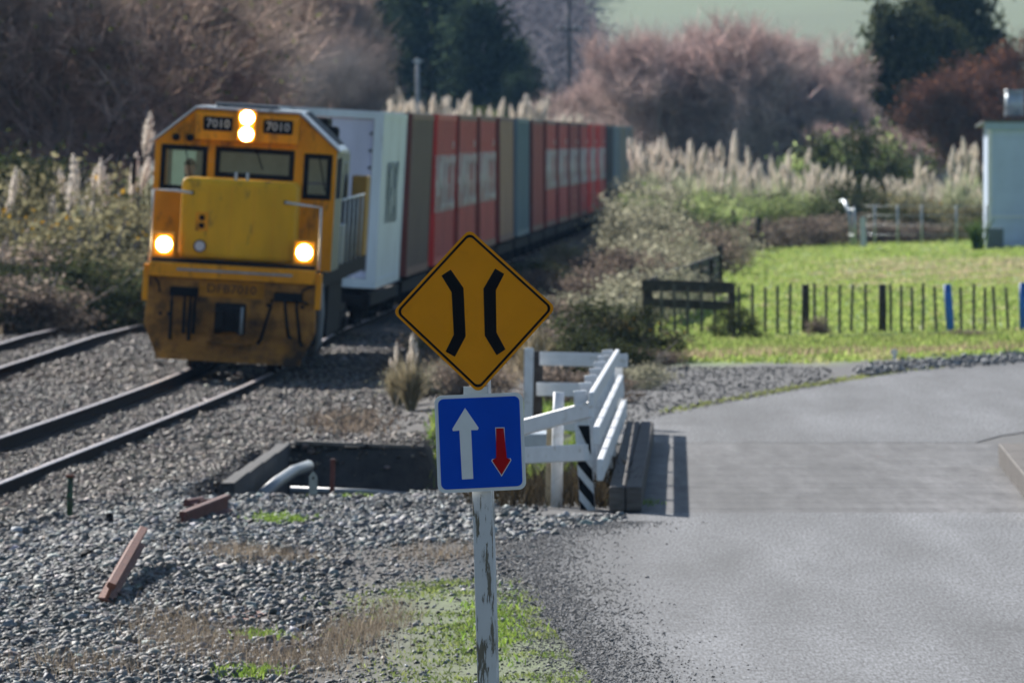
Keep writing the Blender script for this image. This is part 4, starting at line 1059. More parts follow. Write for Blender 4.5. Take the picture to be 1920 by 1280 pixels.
SPEC = [('reefer', 'reefer_front', 'mae', 'pale grey refrigerated container directly behind the locomotive'),
        ('brown', 'rust', None, 'grey-brown container second behind the locomotive'),
        ('red', 'bright', 'ham', 'red lettered container with bright red door end, third in the train'),
        ('red', 'rust', 'ham', 'faded red lettered container fourth in the train'),
        ('red', 'rust', 'ham', 'faded red lettered container fifth in the train, before the tan one'),
        ('tan', 'dark_red', None, 'tan brown container between red and blue containers'),
        ('blue', 'blue', None, 'blue-grey container midway along the train'),
        ('maroon', 'dark_red', None, 'plain maroon container directly behind the blue-grey one'),
        ('red', 'dark_red', 'ham', 'red lettered container second behind the blue-grey one'),
        ('red', 'dark_red', 'ham', 'red lettered container third behind the blue-grey one'),
        ('maroon', 'dark_red', 'ham', 'maroon lettered container fourth behind the blue-grey one'),
        ('red', 'dark_red', 'ham', 'red lettered container fifth behind the blue-grey one'),
        ('red', 'bright', 'ham', 'red lettered container sixth behind the blue-grey one'),
        ('red', 'bright', 'ham', 'last red lettered container toward the rear of the train'),
        ('navy', 'navy', None, 'very dark navy container near the rear of the train'),
        ('grey', 'grey', None, 'grey-blue container behind the dark navy one'),
        ('khaki', 'khaki', None, 'grey-tan container at the rear end of the train'),
        ('khaki', 'grey', None, 'rearmost grey container disappearing behind the pampas grass')]
wag = None
PITCH = 14.0
ords = ['first', 'second', 'third', 'fourth', 'fifth', 'sixth', 'seventh', 'eighth', 'ninth', 'tenth', 'eleventh', 'twelfth', 'thirteenth', 'fourteenth', 'fifteenth', 'sixteenth', 'seventeenth', 'last']
for k, (sc_, fc, tx_, lb) in enumerate(SPEC):
    q = 171 + PITCH * k + .0
    sl = float(tx(q + CL) - tx(q)) / CL; gr = float(tz(q + CL) - tz(q)) / CL
    loc = Vector((float(tx(q)), q, float(tz(q)))); rot = (math.atan(gr), float(cant(q)), -math.atan(sl))
    if wag is None:
        wag = empty('flat_wagon', loc, rot, 'dark flat wagon under the %s container' % ords[k], 'wagon', 'container wagons of the train')
        u = MB(); u.b2(-1.18, -1.08, -.7, CL + .7, .5, .70); u.b2(1.08, 1.18, -.7, CL + .7, .5, .70); u.b2(-.25, .25, -.8, CL + .8, .45, .68)
        for yy in (-.7, 3, 6, 9, CL + .6): u.b2(-1.08, 1.08, yy - .12, yy + .12, .52, .68)
        u.build('underframe', MT['grime'], wag)
        MB().b2(-.2, .2, -1.0, CL + .95, .55, .85).build('coupler', MT['grime'], wag)
        bogie(wag, .9, 2, 1.75, .42, .92); bogie(wag, CL - 2.65, 2, 1.75, .42, .92)
        w_ = wag
    else:
        w_ = copy_tree(wag); w_.location = loc; w_.rotation_euler = rot; w_['label'] = 'dark flat wagon under the %s container' % ords[k]
    c = empty('shipping_container', loc + Vector((float(cant(q)) * .72, 0, .78)), rot, lb, 'container', 'containers on the train')
    S_, F_ = CP[sc_], CP[fc]
    reef = sc_ == 'reefer'
    setm(link('frame', frm, c), F_ if not reef else S_)
    setm(link('side_panel', flat_ if reef else corr, c), S_)
    o = setm(link('side_panel', flat_ if reef else corr, c), S_); o.rotation_euler = (0, 0, math.pi); o.location = (0, CL, 0)
    setm(link('roof', roofm, c), MT['c_roof'] if not reef else CP['white'])
    if reef:
        e = setm(link('end_wall', endm, c), F_)
        for zz in np.arange(.3, 2.8, .28): MB().cyl((1.02, .03, zz), (1.02, .06, zz), .03, 6).build('bolt', MT['loco_grey'], e)
        MB().b2(-.9, .9, .02, .06, .25, 1.1).build('cooling_grille', MT['loco_grey'], e)
    else:
        for sx in (0, 1):
            dr = setm(link('door', doorm, c), F_)
            if sx: dr.rotation_euler = (0, 0, 0); dr.location = (CW - .16, 0, 0)
            if k < 8:
                for bx in (-.85, -.3): setm(link('locking_bar', barm, dr), MT['galv']).location = (bx, 0, 0)
        setm(link('end_wall', endm, c), S_).location = (0, CL - .15, 0)
    if tx_:
        o = setm(link('lettering', ham if tx_ == 'ham' else mae, c), MT['letter_white'] if tx_ == 'ham' else MT['letter_dark'])
        o.rotation_euler = (R(90), 0, R(90)); o.location = (CW - .006, CL / 2, 1.5); o['kind'] = 'stuff'

# ------------------------------------------------------------------ vegetation
def seg_tubes(P0, P1, r0, r1, sides=3):
    P0 = np.asarray(P0, float); P1 = np.asarray(P1, float); r0 = np.asarray(r0, float); r1 = np.asarray(r1, float)
    t = P1 - P0; t /= np.maximum(np.linalg.norm(t, axis=1), 1e-6)[:, None]
    ref = np.where(np.abs(t[:, 2:3]) > .9, np.array([[1., 0, 0]]), np.array([[0., 0, 1]]))
    a = np.cross(t, ref); a /= np.linalg.norm(a, axis=1)[:, None]; b = np.cross(t, a)
    Vs = []
    for (P, r) in ((P0, r0), (P1, r1)):
        for k in range(sides):
            q = 2 * math.pi * k / sides; Vs.append(P + (a * math.cos(q) + b * math.sin(q)) * r[:, None])
    V = np.stack(Vs, 1); n = len(P0)
    f = np.array([(k, (k + 1) % sides, sides + (k + 1) % sides, sides + k) for k in range(sides)])
    F = f[None] + (np.arange(n) * 2 * sides)[:, None, None]
    return V.reshape(-1, 3), F.reshape(-1, 4)

def grow(rng, h, r, stems=1, spread=.35, levels=4, kids=4, upb=.35, lfac=.62):
    """skeleton of a bare tree: list of (p0,p1,r0,r1,level)"""
    S = []
    def rec(p, dirn, L, rad, lev):
        nseg = 3 if lev < 2 else 2
        for i in range(nseg):
            dn = dirn + rng.normal(0, .13 + .05 * lev, 3); dn[2] += upb * .12; dn /= np.linalg.norm(dn)
            q = p + dn * L / nseg; r1 = rad * .78
            S.append((p, q, rad, r1, lev)); p, dirn, rad = q, dn, r1
            if lev < levels:
                m = kids if i == nseg - 1 else max(1, kids - 2)
                for _ in range(m):
                    a = rng.normal(0, 1, 3); a -= dirn * a.dot(dirn); a /= np.linalg.norm(a)
                    nd = dirn * rng.uniform(.6, 1.0) + a * rng.uniform(.4, .9); nd[2] += upb * rng.uniform(0, .8); nd /= np.linalg.norm(nd)
                    rec(p, nd, L * lfac * rng.uniform(.7, 1.15), rad * .62, lev + 1)
    for s_ in range(stems):
        a = rng.uniform(0, 6.28); dirn = np.array([math.cos(a) * spread, math.sin(a) * spread, 1.0]) * 1.0
        if stems == 1: dirn = np.array([rng.normal(0, .06), rng.normal(0, .06), 1.0])
        rec(np.array([math.cos(a), math.sin(a), 0]) * .15 * (stems > 1), dirn / np.linalg.norm(dirn), h * .38, r * rng.uniform(.7, 1.0), 0)
    return S
def bare_meshes(name, seed, h, r, stems, spread, levels, kids, twig_col, tip_col, twr=.012, upb=.35, ntw=3, twl=.7, leafy=0, leafcol=None, lfac=.62):
    rng = np.random.default_rng(seed); S = grow(rng, h, r, stems, spread, levels, kids, upb, lfac)
    P0 = np.array([s[0] for s in S]); P1 = np.array([s[1] for s in S]); r0 = np.array([s[2] for s in S]); r1 = np.array([s[3] for s in S]); lv = np.array([s[4] for s in S])
    zmax = P1[:, 2].max(); k = h / zmax; P0 = P0 * k; P1 = P1 * k
    big = lv <= 1
    V, F = seg_tubes(P0[big], P1[big], np.maximum(r0[big], .02), np.maximum(r1[big], .018), 5)
    trunk = np_mesh('trunk', V, F, None, True)
    sm = ~big
    V1, F1 = seg_tubes(P0[sm], P1[sm], np.maximum(r0[sm], twr), np.maximum(r1[sm], twr * .8), 3)
    hz_ = np.clip(P1[sm][:, 2] / h, 0, 1)[:, None]
    C1 = np.repeat(np.array(twig_col) * (1 - hz_ ** 2) + np.array(tip_col) * hz_ ** 2, 6, 0)
    # twigs: slender blades at the ends
    e = lv >= levels - 1; Q = np.repeat(P1[e], ntw, 0); n = len(Q)
    D = np.repeat((P1 - P0)[e], ntw, 0); D /= np.linalg.norm(D, axis=1)[:, None]
    D = D * .5 + rng.normal(0, .5, (n, 3)); D[:, 2] += .35; D /= np.linalg.norm(D, axis=1)[:, None]
    E = Q + D * (twl * rng.uniform(.4, 1.2, n))[:, None]
    V2, F2 = seg_tubes(Q, E, np.full(n, twr * .8), np.full(n, twr * .3), 3)
    hh = np.clip(E[:, 2] / h, 0, 1)[:, None]; cc = (np.array(twig_col) * (1 - hh) + np.array(tip_col) * hh) * rng.lognormal(0, .25, n)[:, None]
    V = np.concatenate([V1, V2]); F = np.concatenate([F1, F2 + len(V1)]); C = np.concatenate([C1, np.repeat(cc, 6, 0)])
    tw = np_mesh('twigs', V, F, C); out = [('trunk', trunk, MT['bark']), ('twigs', tw, MT['twig'])]
    if leafy:
        i = rng.integers(0, n, leafy); Pl = E[i] + rng.normal(0, .18, (leafy, 3))
        Vl, Fl, Cl = leaf_quads(Pl, rng.uniform(.05, .11, leafy), gcol(leafy, *leafcol, rng), rng); out.append(('foliage', np_mesh('foliage', Vl, Fl, Cl), MT['leaf']))
    return out
def leaf_quads(P, s, cols, rng, asp=.55):
    n = len(P); Rm = rand_rot(n, rng); a = Rm[:, :, 0] * s[:, None]; b = Rm[:, :, 1] * (s * asp)[:, None]
    V = np.stack([P - a, P - b, P + a, P + b], 1).reshape(-1, 3)
    return V, np.arange(n * 4).reshape(n, 4), np.repeat(cols, 4, 0)
def foliage_mesh(seed, lobes, n, leaf, ca, cb, clump=.55, nclump=160):
    """leaf-sized quads gathered in clumps over ellipsoid lobes [(cx,cy,cz,rx,ry,rz)]"""
    rng = np.random.default_rng(seed); C = []
    wts = np.array([l[3] * l[5] for l in lobes]); wts = wts / wts.sum()
    for l, w_ in zip(lobes, wts):
        m = max(4, int(nclump * w_)); u = rng.normal(size=(m, 3)); u /= np.linalg.norm(u, axis=1)[:, None]
        rad = rng.uniform(.45, 1.08, m)[:, None] ** .6; C.append(np.array(l[:3]) + u * rad * np.array(l[3:]))
    C = np.concatenate(C); i = rng.integers(0, len(C), n); sz = rng.uniform(.6, 1.3, len(C))
    P = C[i] + rng.normal(0, 1, (n, 3)) * (clump * sz[i])[:, None] * np.array([1, 1, .7]); P[:, 2] = np.maximum(P[:, 2], .05)
    tone = rng.lognormal(0, .28, len(C))[i][:, None]
    col = gcol(n, ca, cb, rng) * tone
    V, F, K = leaf_quads(P, rng.uniform(.6, 1.3, n) * leaf, col, rng)
    return np_mesh('foliage', V, F, K)
def plant(name, parts, X, d, rz, sc, label, cat, group=None, zoff=0.0, sz=None):
    z_ = float(gz(X, d)) + zoff
    o = empty(name, (X, d, z_), (0, 0, rz), label, cat, group); o.scale = (sc, sc, sz if sz else sc)
    for (pn_, me, mt) in parts:
        c = link(pn_, me, o, mt)
        if pn_ in ('flowers', 'foliage', 'twigs'): c['kind'] = 'stuff'
    return o

# ---- pampas grass
def pampas_leaves(seed, n=340, h=1.9, ca=(.30, .34, .17), cb=(.56, .56, .40)):
    rng = np.random.default_rng(seed); a = rng.uniform(0, 6.28, n); L_ = h * rng.uniform(.55, 1.15, n); out = rng.uniform(.15, .95, n) * h * .62
    V = []; F = []; K = 6
    t = np.linspace(0, 1, K)
    ca_ = np.cos(a)[:, None]; sa = np.sin(a)[:, None]
    rad = .12 + out[:, None] * (t ** 1.5)[None]; zz = L_[:, None] * (t[None] * 1.15 - .55 * (t[None] ** 3) * (out / h * 1.6)[:, None])
    w = .024 * (1 - t ** 2)[None] + .004 + 0 * zz
    cx, cy = ca_ * rad, sa * rad
    A_ = np.stack([cx - sa * w, cy + ca_ * w, zz], -1); B_ = np.stack([cx + sa * w, cy - ca_ * w, zz], -1)
    V = np.stack([A_, B_], 2).reshape(-1, 3)
    b = (np.arange(n) * K * 2)[:, None, None]; f = np.array([(2 * i, 2 * i + 1, 2 * i + 3, 2 * i + 2) for i in range(K - 1)])
    return np_mesh('leaves', V, (f[None] + b).reshape(-1, 4), np.repeat(gcol(n, ca, cb, rng) * rng.lognormal(0, .25, n)[:, None], K * 2, 0))
def plume_mesh(seed, h=1.0, w=.14):
    rng = np.random.default_rng(seed); n = 260; t = rng.random(n) ** .9
    P = np.stack([0 * t, 0 * t, t * h], -1); rr_ = w * np.sin(np.pi * np.clip(t * .86 + .1, 0, 1)) * rng.uniform(.5, 1.1, n)
    a = rng.uniform(0, 6.28, n); E = P + np.stack([np.cos(a) * rr_, np.sin(a) * rr_, .16 * h + 0 * t], -1)
    a2 = a + 1.57; wd = .018; sd_ = np.stack([np.cos(a2) * wd, np.sin(a2) * wd, 0 * t], -1)
    M_ = (P + E) / 2 
    V = np.stack([P, M_ - sd_, E, M_ + sd_], 1).reshape(-1, 3); F = np.arange(n * 4).reshape(n, 4)
    SV, SF = seg_tubes(np.array([[0, 0, -1.7]]), np.array([[0, 0, .1]]), np.array([.014]), np.array([.009]), 4)
    return np_mesh('plume', np.concatenate([V, SV]), np.concatenate([F, SF + len(V)]))
PLV = [pampas_leaves(s) for s in (1, 2, 3)]
PLD = [pampas_leaves(s, 300, 1.9, (.20, .17, .10), (.40, .34, .22)) for s in (4, 5)]
PLM = [plume_mesh(s, (.85, .68, .55)[s % 3]) for s in (1, 2, 3)]
prn = random.Random(17)
def pampas(X, d, sc, nplume, label, group, dry=False, spread=.55, hscale=1.0):
    o = empty('pampas_clump', (X, d, float(gz(X, d)) - .03), (0, 0, prn.uniform(0, 6.28)), label, 'pampas', group); o.scale = (sc, sc, sc * hscale); o['kind'] = 'thing'
    link('leaves', prn.choice(PLD if dry else PLV), o, MT['leaf'])
    for i in range(nplume):
        p = link('plume', prn.choice(PLM), o, MT['plume']); a = prn.uniform(0, 6.28); r_ = prn.uniform(.05, spread)
        p.location = (math.cos(a) * r_, math.sin(a) * r_, prn.uniform(1.35, 2.3)); p.rotation_euler = (prn.gauss(0, .2), prn.gauss(0, .2), prn.uniform(0, 6)); k = prn.uniform(.65, 1.15); p.scale = (k, k, k)
    return o
# right-hand pampas belt behind the field
i = 0
for row, (dd, y0, y1) in enumerate(((338, 0, 0), (352, 0, 0), (366, 0, 0))):
    x = 1195 + row * 14
    while x < 1880:
        X = px(x, dd); sc = prn.choice((prn.uniform(.6, .85), prn.uniform(.85, 1.12))) * (1.05 if x < 1500 else .96)
        pampas(X, dd + prn.uniform(-3, 3), sc, prn.randint(8, 13) if row else prn.randint(4, 9), ['front', 'middle', 'back'][row] + ' row pampas clump in the belt behind the pasture', ['front', 'middle', 'back'][row] + ' row of the pampas belt behind the pasture')
        x += prn.uniform(34, 58)
# belt seen over the train
x = 600; 
while x < 1130:
    dd = 432 + prn.uniform(-6, 6); pampas(px(x, dd), dd, prn.uniform(1.1, 1.55) * (1.08 if x < 800 else .95), prn.randint(8, 13), 'pale pampas grass clump showing above the container roofs', 'pampas above the train', hscale=1.0); x += prn.uniform(20, 34)
# left scrub pampas
for (x, dd, sc, n_, lb) in ((140, 192, 1.0, 7, 'tall plumed pampas clump left of the locomotive'), (85, 196, .95, 4, 'pampas clump with two leaning plumes at the far left'), (185, 199, 1.0, 5, 'dry pampas clump just left of the cab'), (285, 205, 1.08, 5, 'pampas clump behind the left edge of the cab'), (310, 212, 1.2, 4, 'tall pampas clump whose plumes rise over the cab roof'), (10, 190, .8, 3, 'short plumed pampas clump cut by the left frame edge')):
    pampas(px(x, dd), dd, sc, n_, lb, None, dry=(x in (185,)), hscale=1.05)
# dry clumps beside the train
for (x, dd, sc, n_, lb) in ((1000, 140, .42, 9, 'wispy dry grass clump right behind the diamond sign'), (770, 131, .36, 5, 'straw coloured tussock left of the diamond sign'), (745, 133, .3, 4, 'small dry tussock in front of the train shadow')):
    o = pampas(px(x, dd), dd, sc, n_, lb, None, dry=True, spread=.5)

# ---- shrubs
def shrub(seed, w, h, n, ca, cb, leaf=.032, flowers=None):
    n = int(n * 1.9); leaf = .030
    lobes = []; r_ = random.Random(seed)
    for _ in range(6): lobes.append((r_.uniform(-.5, .5) * w, r_.uniform(-.4, .4) * w, h * r_.uniform(.3, .62), w * r_.uniform(.25, .42), w * r_.uniform(.25, .4), h * r_.uniform(.25, .4)))
    parts = [('foliage', foliage_mesh(seed, lobes, n, leaf, ca, cb, .13 * w, 70), MT['leaf'])]
    rng = np.random.default_rng(seed + 90); m = 26; P1 = np.stack([rng.normal(0, .3 * w, m), rng.normal(0, .25 * w, m), rng.uniform(.4, 1, m) * h], -1)
    V, F = seg_tubes(np.zeros((m, 3)) + rng.normal(0, .06, (m, 3)) * [1, 1, 0], P1, np.full(m, .02), np.full(m, .006)); parts.append(('stems', np_mesh('stems', V, F), MT['bark']))
    if flowers:
        k = flowers[0]; l = rng.integers(0, 6, k); L_ = np.array(lobes)[l]; u = rng.normal(size=(k, 3)); u /= np.linalg.norm(u, axis=1)[:, None]; u[:, 2] = np.abs(u[:, 2])
        V, F, C = leaf_quads(L_[:, :3] + u * L_[:, 3:] * 1.1 + rng.normal(0, .05, (k, 3)), rng.uniform(.02, .035, k), gcol(k, *flowers[1], rng), rng); parts.append(('flowers', np_mesh('flowers', V, F, C), MT['leaf']))
    return parts
OL = ((.14, .13, .07), (.29, .26, .15)); BR = ((.13, .10, .08), (.30, .24, .19)); DK = ((.03, .042, .022), (.09, .10, .045)); GR = ((.22, .30, .09), (.46, .50, .24)); GY = ((.26, .25, .17), (.50, .47, .34))
YEL = ((.55, .30, .02), (.7, .45, .04))
SH = {'olive': [shrub(s, 1.0, 1.0, 2600, *OL) for s in (11, 12)], 'gorse': [shrub(s, 1.0, 1.0, 2600, *OL, flowers=(70, YEL)) for s in (13, 14)], 'brown': [shrub(s, 1.0, 1.0, 2200, *BR, leaf=.05) for s in (15, 16)], 'dark': [shrub(s, 1.0, 1.0, 2600, *DK) for s in (17, 18)], 'green': [shrub(s, 1.0, 1.0, 2400, *GR) for s in (19, 20)], 'grey': [shrub(s, 1.0, 1.0, 2200, *GY, leaf=.05) for s in (21, 22)]}
def bush(kind, x, d, w, h, label, group=None):
    return plant('shrub', prn.choice(SH[kind]), px(x, d), d, prn.uniform(0, 6.28), w, label, 'shrub', group, -.04, h)
# left lineside bank
for (kind, x, dd, w, h) in (('gorse', 40, 188, 2.2, 2.3), ('gorse', 100, 186, 2.0, 2.2), ('olive', 20, 180, 2.0, 1.7), ('olive', 90, 181, 2.2, 1.8), ('gorse', 240, 196, 2.0, 2.6), ('olive', 170, 184, 2.3, 2.0), ('olive', 240, 187, 2.2, 2.1), ('olive', 285, 192, 1.8, 2.2), ('brown', 60, 175, 1.6, 1.1), ('dark', 120, 178, 1.9, 1.3), ('dark', 30, 176, 1.5, 1.2), ('brown', 190, 181, 1.8, 1.3), ('dark', 215, 183, 1.6, 1.1), ('brown', 260, 186, 1.7, 1.5), ('grey', 275, 184, .9, .6), ('brown', -40, 178, 2.2, 1.6), ('olive', -60, 186, 2.4, 2.2), ('gorse', 150, 190, 2.0, 2.4), ('brown', 300, 198, 2.0, 2.0), ('olive', -20, 194, 2.4, 2.8), ('olive', 150, 206, 2.6, 2.9), ('dark', 60, 206, 2.6, 2.8), ('olive', 240, 212, 2.6, 2.8), ('dark', -40, 204, 2.6, 2.8), ('dark', 330, 222, 2.6, 2.8)):
    nm = {'gorse': 'gorse bush with yellow flowers', 'olive': 'olive green scrub bush', 'brown': 'brown dead scrub bush', 'dark': 'dark shadowed bush', 'grey': 'pale grey dry bush'}[kind]  # the dark kind has deep green leaves of its own
    bush(kind, x, dd, w * 1.15, h, nm + ' on the left bank', 'scrub on the left bank ' + kind)
# bank between bridge and train
for (kind, x, dd, w, h) in (('brown', 860, 134, 1.0, .55), ('grey', 800, 136, .8, .5), ('dark', 1085, 141, 1.0, .75), ('dark', 1130, 152, 1.2, .9), ('gorse', 1195, 152, .85, .75), ('brown', 1040, 131, .9, .6), ('brown', 1120, 132, .9, .45), ('dark', 1160, 140, .9, .7), ('grey', 1180, 138, .7, .4), ('brown', 1220, 148, .7, .35), ('brown', 980, 145, 1.1, .9), ('brown', 1060, 160, 1.2, .9), ('dark', 1020, 155, 1.2, .7), ('grey', 1110, 170, 1.3, .8), ('grey', 1170, 176, 1.3, .8), ('grey', 1200, 182, 1.4, 1.1), ('brown', 1150, 188, 1.5, 1.0), ('grey', 1230, 190, 1.4, .9), ('brown', 1180, 205, 1.6, 1.2), ('grey', 1250, 212, 1.5, 1.2), ('grey', 1220, 225, 1.7, 1.4), ('brown', 1270, 232, 1.7, 1.3), ('grey', 1225, 248, 1.9, 1.7), ('brown', 1290, 250, 1.8, 1.4), ('grey', 1320, 258, 1.6, 1.1), ('grey', 1210, 270, 2, 1.9), ('green', 1270, 285, 2.2, 1.9), ('grey', 1230, 300, 2.2, 2.1), ('brown', 1330, 285, 2.0, 1.2), ('brown', 1380, 300, 2.0, 1.0), ('brown', 1430, 308, 2.1, 1.0), ('brown', 1485, 312, 2.1, 1.0), ('brown', 1540, 315, 2.1, 1.05), ('brown', 1350, 265, 1.5, .9), ('brown', 1640, 322, 2.0, .8), ('brown', 1700, 324, 2.0, .7), ('dark', 1595, 326, 1.9, 1.9), ('green', 1400, 326, 2.0, 1.5), ('green', 1480, 328, 2.2, 1.6), ('olive', 1660, 330, 2.2, 1.5), ('gorse', 1680, 334, 2.2, 1.7), ('olive', 1780, 334, 2.2, 1.3), ('gorse', 1740, 330, 1.8, 1.2), ('dark', 1800, 340, 2, 1.4), ('green', 1330, 330, 2.2, 1.7), ('dark', 1455, 334, 1.4, 1.5), ('dark', 1610, 372, 3.0, 3.6), ('green', 1590, 384, 3.0, 3.7)):
    nm = {'gorse': 'gorse bush with orange flowers', 'olive': 'olive bush', 'brown': 'brown leafless scrub', 'dark': 'dark green bush', 'grey': 'pale grey-tan dry bush', 'green': 'light green leafy bush'}[kind]
    pl_ = 'on the bank right of the train' if x < 1300 and dd < 320 else 'in front of the pampas belt'
    bush(kind, x, dd, w, h, nm + ' ' + pl_, ('bank bushes ' if x < 1300 and dd < 320 else 'field edge bushes ') + kind)
rs = random.Random(44)
for k in range(20):
    dd = 146 + k * 8.5 + rs.uniform(-2, 2); X = float(tx(dd)) + rs.uniform(2.1, 2.9) + .25
    kind = rs.choice(('brown', 'dark', 'brown', 'grey', 'olive')); nm = {'olive': 'olive', 'brown': 'brown leafless', 'dark': 'dark', 'grey': 'grey-tan'}[kind]
    plant('shrub', rs.choice(SH[kind]), X, dd, rs.uniform(0, 6), rs.uniform(.9, 1.4), nm + ' lineside scrub in the shadow of the train', 'shrub', 'lineside scrub ' + kind, -.04, rs.uniform(.4, .8))
for (kind, x, dd, w, h, lb) in (('dark', 1378, 169.5, .55, .55, 'dark thorny bush at the foot of the strainer post'), ('brown', 1535, 170.5, .4, .42, 'brown weed clump beside the second dark fence post'), ('dark', 1400, 168.8, .5, .2, 'low dark weed clump in front of the fence end'), ('brown', 1800, 171, .9, .18, 'low brown weeds under the leaning blue post'), ('green', 1620, 170, 1.2, .14, 'low grass tussock along the fence bottom')):
    bush(kind, x, dd, w, h, lb)

# ---- trees
TW = (.105, .088, .078)
left_trees = [bare_meshes('t', s, 9.0, .19, 5, .5, 4, 3, (.42, .345, .30), (.64, .545, .48), .018, .3, 2, .8, 800, ((.10, .12, .04), (.26, .28, .10))) for s in (101, 102)]
mid_trees = [bare_meshes('t', s, 9.5, .2, 5, .45, 4, 3, (.38, .315, .285), (.52, .43, .39), .02, .4, 2, .9) for s in (103, 104)]
red_trees = [bare_meshes('t', s, 8.0, .15, 7, .42, 4, 3, (.70, .645, .61), (.68, .565, .53), .018, .6, 2, .9) for s in (105, 106, 107)]
oak = bare_meshes('t', 108, 7.0, .17, 4, .4, 4, 3, (.22, .19, .17), (.3, .2, .17), .018, .3, 2, .7, 2600, ((.18, .07, .035), (.30, .15, .09)))
T_ord = ['leftmost', 'second', 'third', 'fourth', 'fifth', 'sixth', 'seventh', 'eighth']
for k, (x, dd, sc) in enumerate(((-150, 236, 1.0), (-20, 232, 1.0), (80, 242, 1.05), (180, 230, .98), (260, 246, 1.0), (-90, 268, 1.15), (120, 272, 1.2))):
    plant('scrub_tree', left_trees[k % 2], px(x, dd), dd, k * 1.3, sc, 'tangled half bare tree in the thicket left of the locomotive', 'tree', 'thicket left of the locomotive')
for k, (x, dd, sc) in enumerate(((500, 415, .8), (550, 425, .85), (600, 418, .75), (530, 455, .95), (590, 470, 1.0), (470, 400, .85))):
    plant('bare_tree', mid_trees[k % 2], px(x, dd), dd, k * 2.1, sc * .72, 'hazy grey-brown bare tree behind the locomotive', 'tree', 'bare trees behind the locomotive', 0, sc * 1.15)
for k, (x, dd, sc, tone) in enumerate(((1100, 452, .62, 0), (1170, 446, .84, 0), (1245, 440, .98, 0), (1320, 445, 1.06, 0), (1400, 438, 1.02, 0), (1475, 446, .94, 0), (1545, 440, .76, 0), (1605, 425, .48, 0), (1660, 420, .45, 0), (1060, 460, .45, 0), (1710, 418, .42, 0))):
    plant('bare_willow', [(a_, b_, MT['pale_bark'] if a_ == 'trunk' else c_) for a_, b_, c_ in red_trees[k % 3]], px(x, dd), dd, k * 1.7, sc, 'reddish-tipped bare willow behind the pampas belt', 'tree', 'bare willows behind the pampas')
for k, (x, dd, sc, lb) in enumerate(((1830, 392, .82, 'brown-leaved oak standing left of the shed'), (1915, 400, 1.0, 'taller russet oak behind the shed roof'), (1880, 420, .9, 'russet oak between the shed and the evergreen'))):
    plant('oak_tree', oak, px(x, dd), dd, k * 2.4, sc, lb, 'tree', None)
def evergreen(seed, h, w, n, ca, cb, lobes, leaf=.14, clump=.5, nclump=200):
    rng = np.random.default_rng(seed)
    V, F = seg_tubes(np.array([[0, 0, 0], [0, 0, h * .3]]), np.array([[0, 0, h * .3], [.1, 0, h * .8]]), np.array([.35, .25]), np.array([.25, .08]), 8)
    return [('trunk', np_mesh('trunk', V, F, None, True), MT['bark']), ('crown', foliage_mesh(seed, lobes, n, leaf, ca, cb, clump, nclump), MT['leaf'])]
CON = ((.018, .032, .022), (.05, .07, .035))
con1 = evergreen(201, 12, 5, 14000, *CON, [(0, 0, 4, 2.6, 2.4, 3.4), (-.6, 0, 7, 2.2, 2, 3), (.8, 0, 8, 1.9, 1.9, 2.4), (0, 0, 10.5, 1.5, 1.4, 2), (1.6, 0, 5, 1.4, 1.4, 1.6), (-1.8, 0, 3, 1.2, 1.2, 2)])
con2 = evergreen(202, 10, 5, 13000, *CON, [(0, 0, 3, 2.2, 2, 2.6), (.7, 0, 5.6, 1.9, 1.8, 2), (-.5, 0, 7.6, 1.7, 1.6, 2), (1.5, 0, 7, 1.2, 1.1, .9), (0, 0, 9, 1.0, 1, 1.2)])
rnd = evergreen(203, 9, 5, 26000, (.03, .045, .022), (.11, .12, .055), [(0, 0, 5, 3.0, 2.8, 3.2), (-1.2, 0, 4, 1.8, 1.8, 2.2), (1.4, 0, 5.2, 1.8, 1.8, 2.2), (.2, 0, 7.4, 2.0, 2, 1.7), (2.6, 0, 7.2, 1.5, 1.4, 1.0)], .17, .42, 300)
smal = evergreen(204, 4, 3, 4000, (.05, .075, .03), (.14, .15, .05), [(0, 0, 2.2, 1.1, 1.1, 1.6), (.4, 0, 3.2, .7, .7, .8)], .11, .3, 80)
for k, (pt, x, dd, sc, szz, lb) in enumerate(((con1, 800, 520, 1.15, 1.2, 'big dark conifer behind the middle of the train'), (con2, 905, 512, .98, 1.0, 'dark conifer with ragged right side behind the train'), (con2, 955, 530, .82, .80, 'smaller dark conifer right of the big ones'), (con1, 745, 545, 1.0, 1.05, 'dark conifer behind the bare brown trees'), (con1, 850, 548, 1.1, 1.1, 'dark conifer behind and between the big conifers'), (con2, 980, 505, .6, .62, 'low dark conifer shape above the red containers'))):
    plant('conifer', pt, px(x, dd), dd, k * 1.1, sc, lb, 'tree', 'dark conifers behind the train', -.1, szz)
for k, (pt, x, dd, sc, szz, lb) in enumerate(((rnd, 1690, 455, .72, 1.02, 'large dark evergreen left of the shed'), (rnd, 1800, 480, .78, 1.22, 'tall evergreen behind the shed with open branches'),)):
    plant('evergreen_tree', pt, px(x, dd), dd, k * 2.2, sc, lb, 'tree', None, -.1, szz)
for k, (x, dd, sc, lb) in enumerate(((1018, 470, .95, 'yellow-green rounded small tree left of the utility pole'), (905, 440, .85, 'small olive bush tree among the pampas above the train'), (720, 446, .8, 'small green bush rising over the first containers'))):
    plant('small_tree', smal, px(x, dd), dd, k, sc, lb, 'tree')
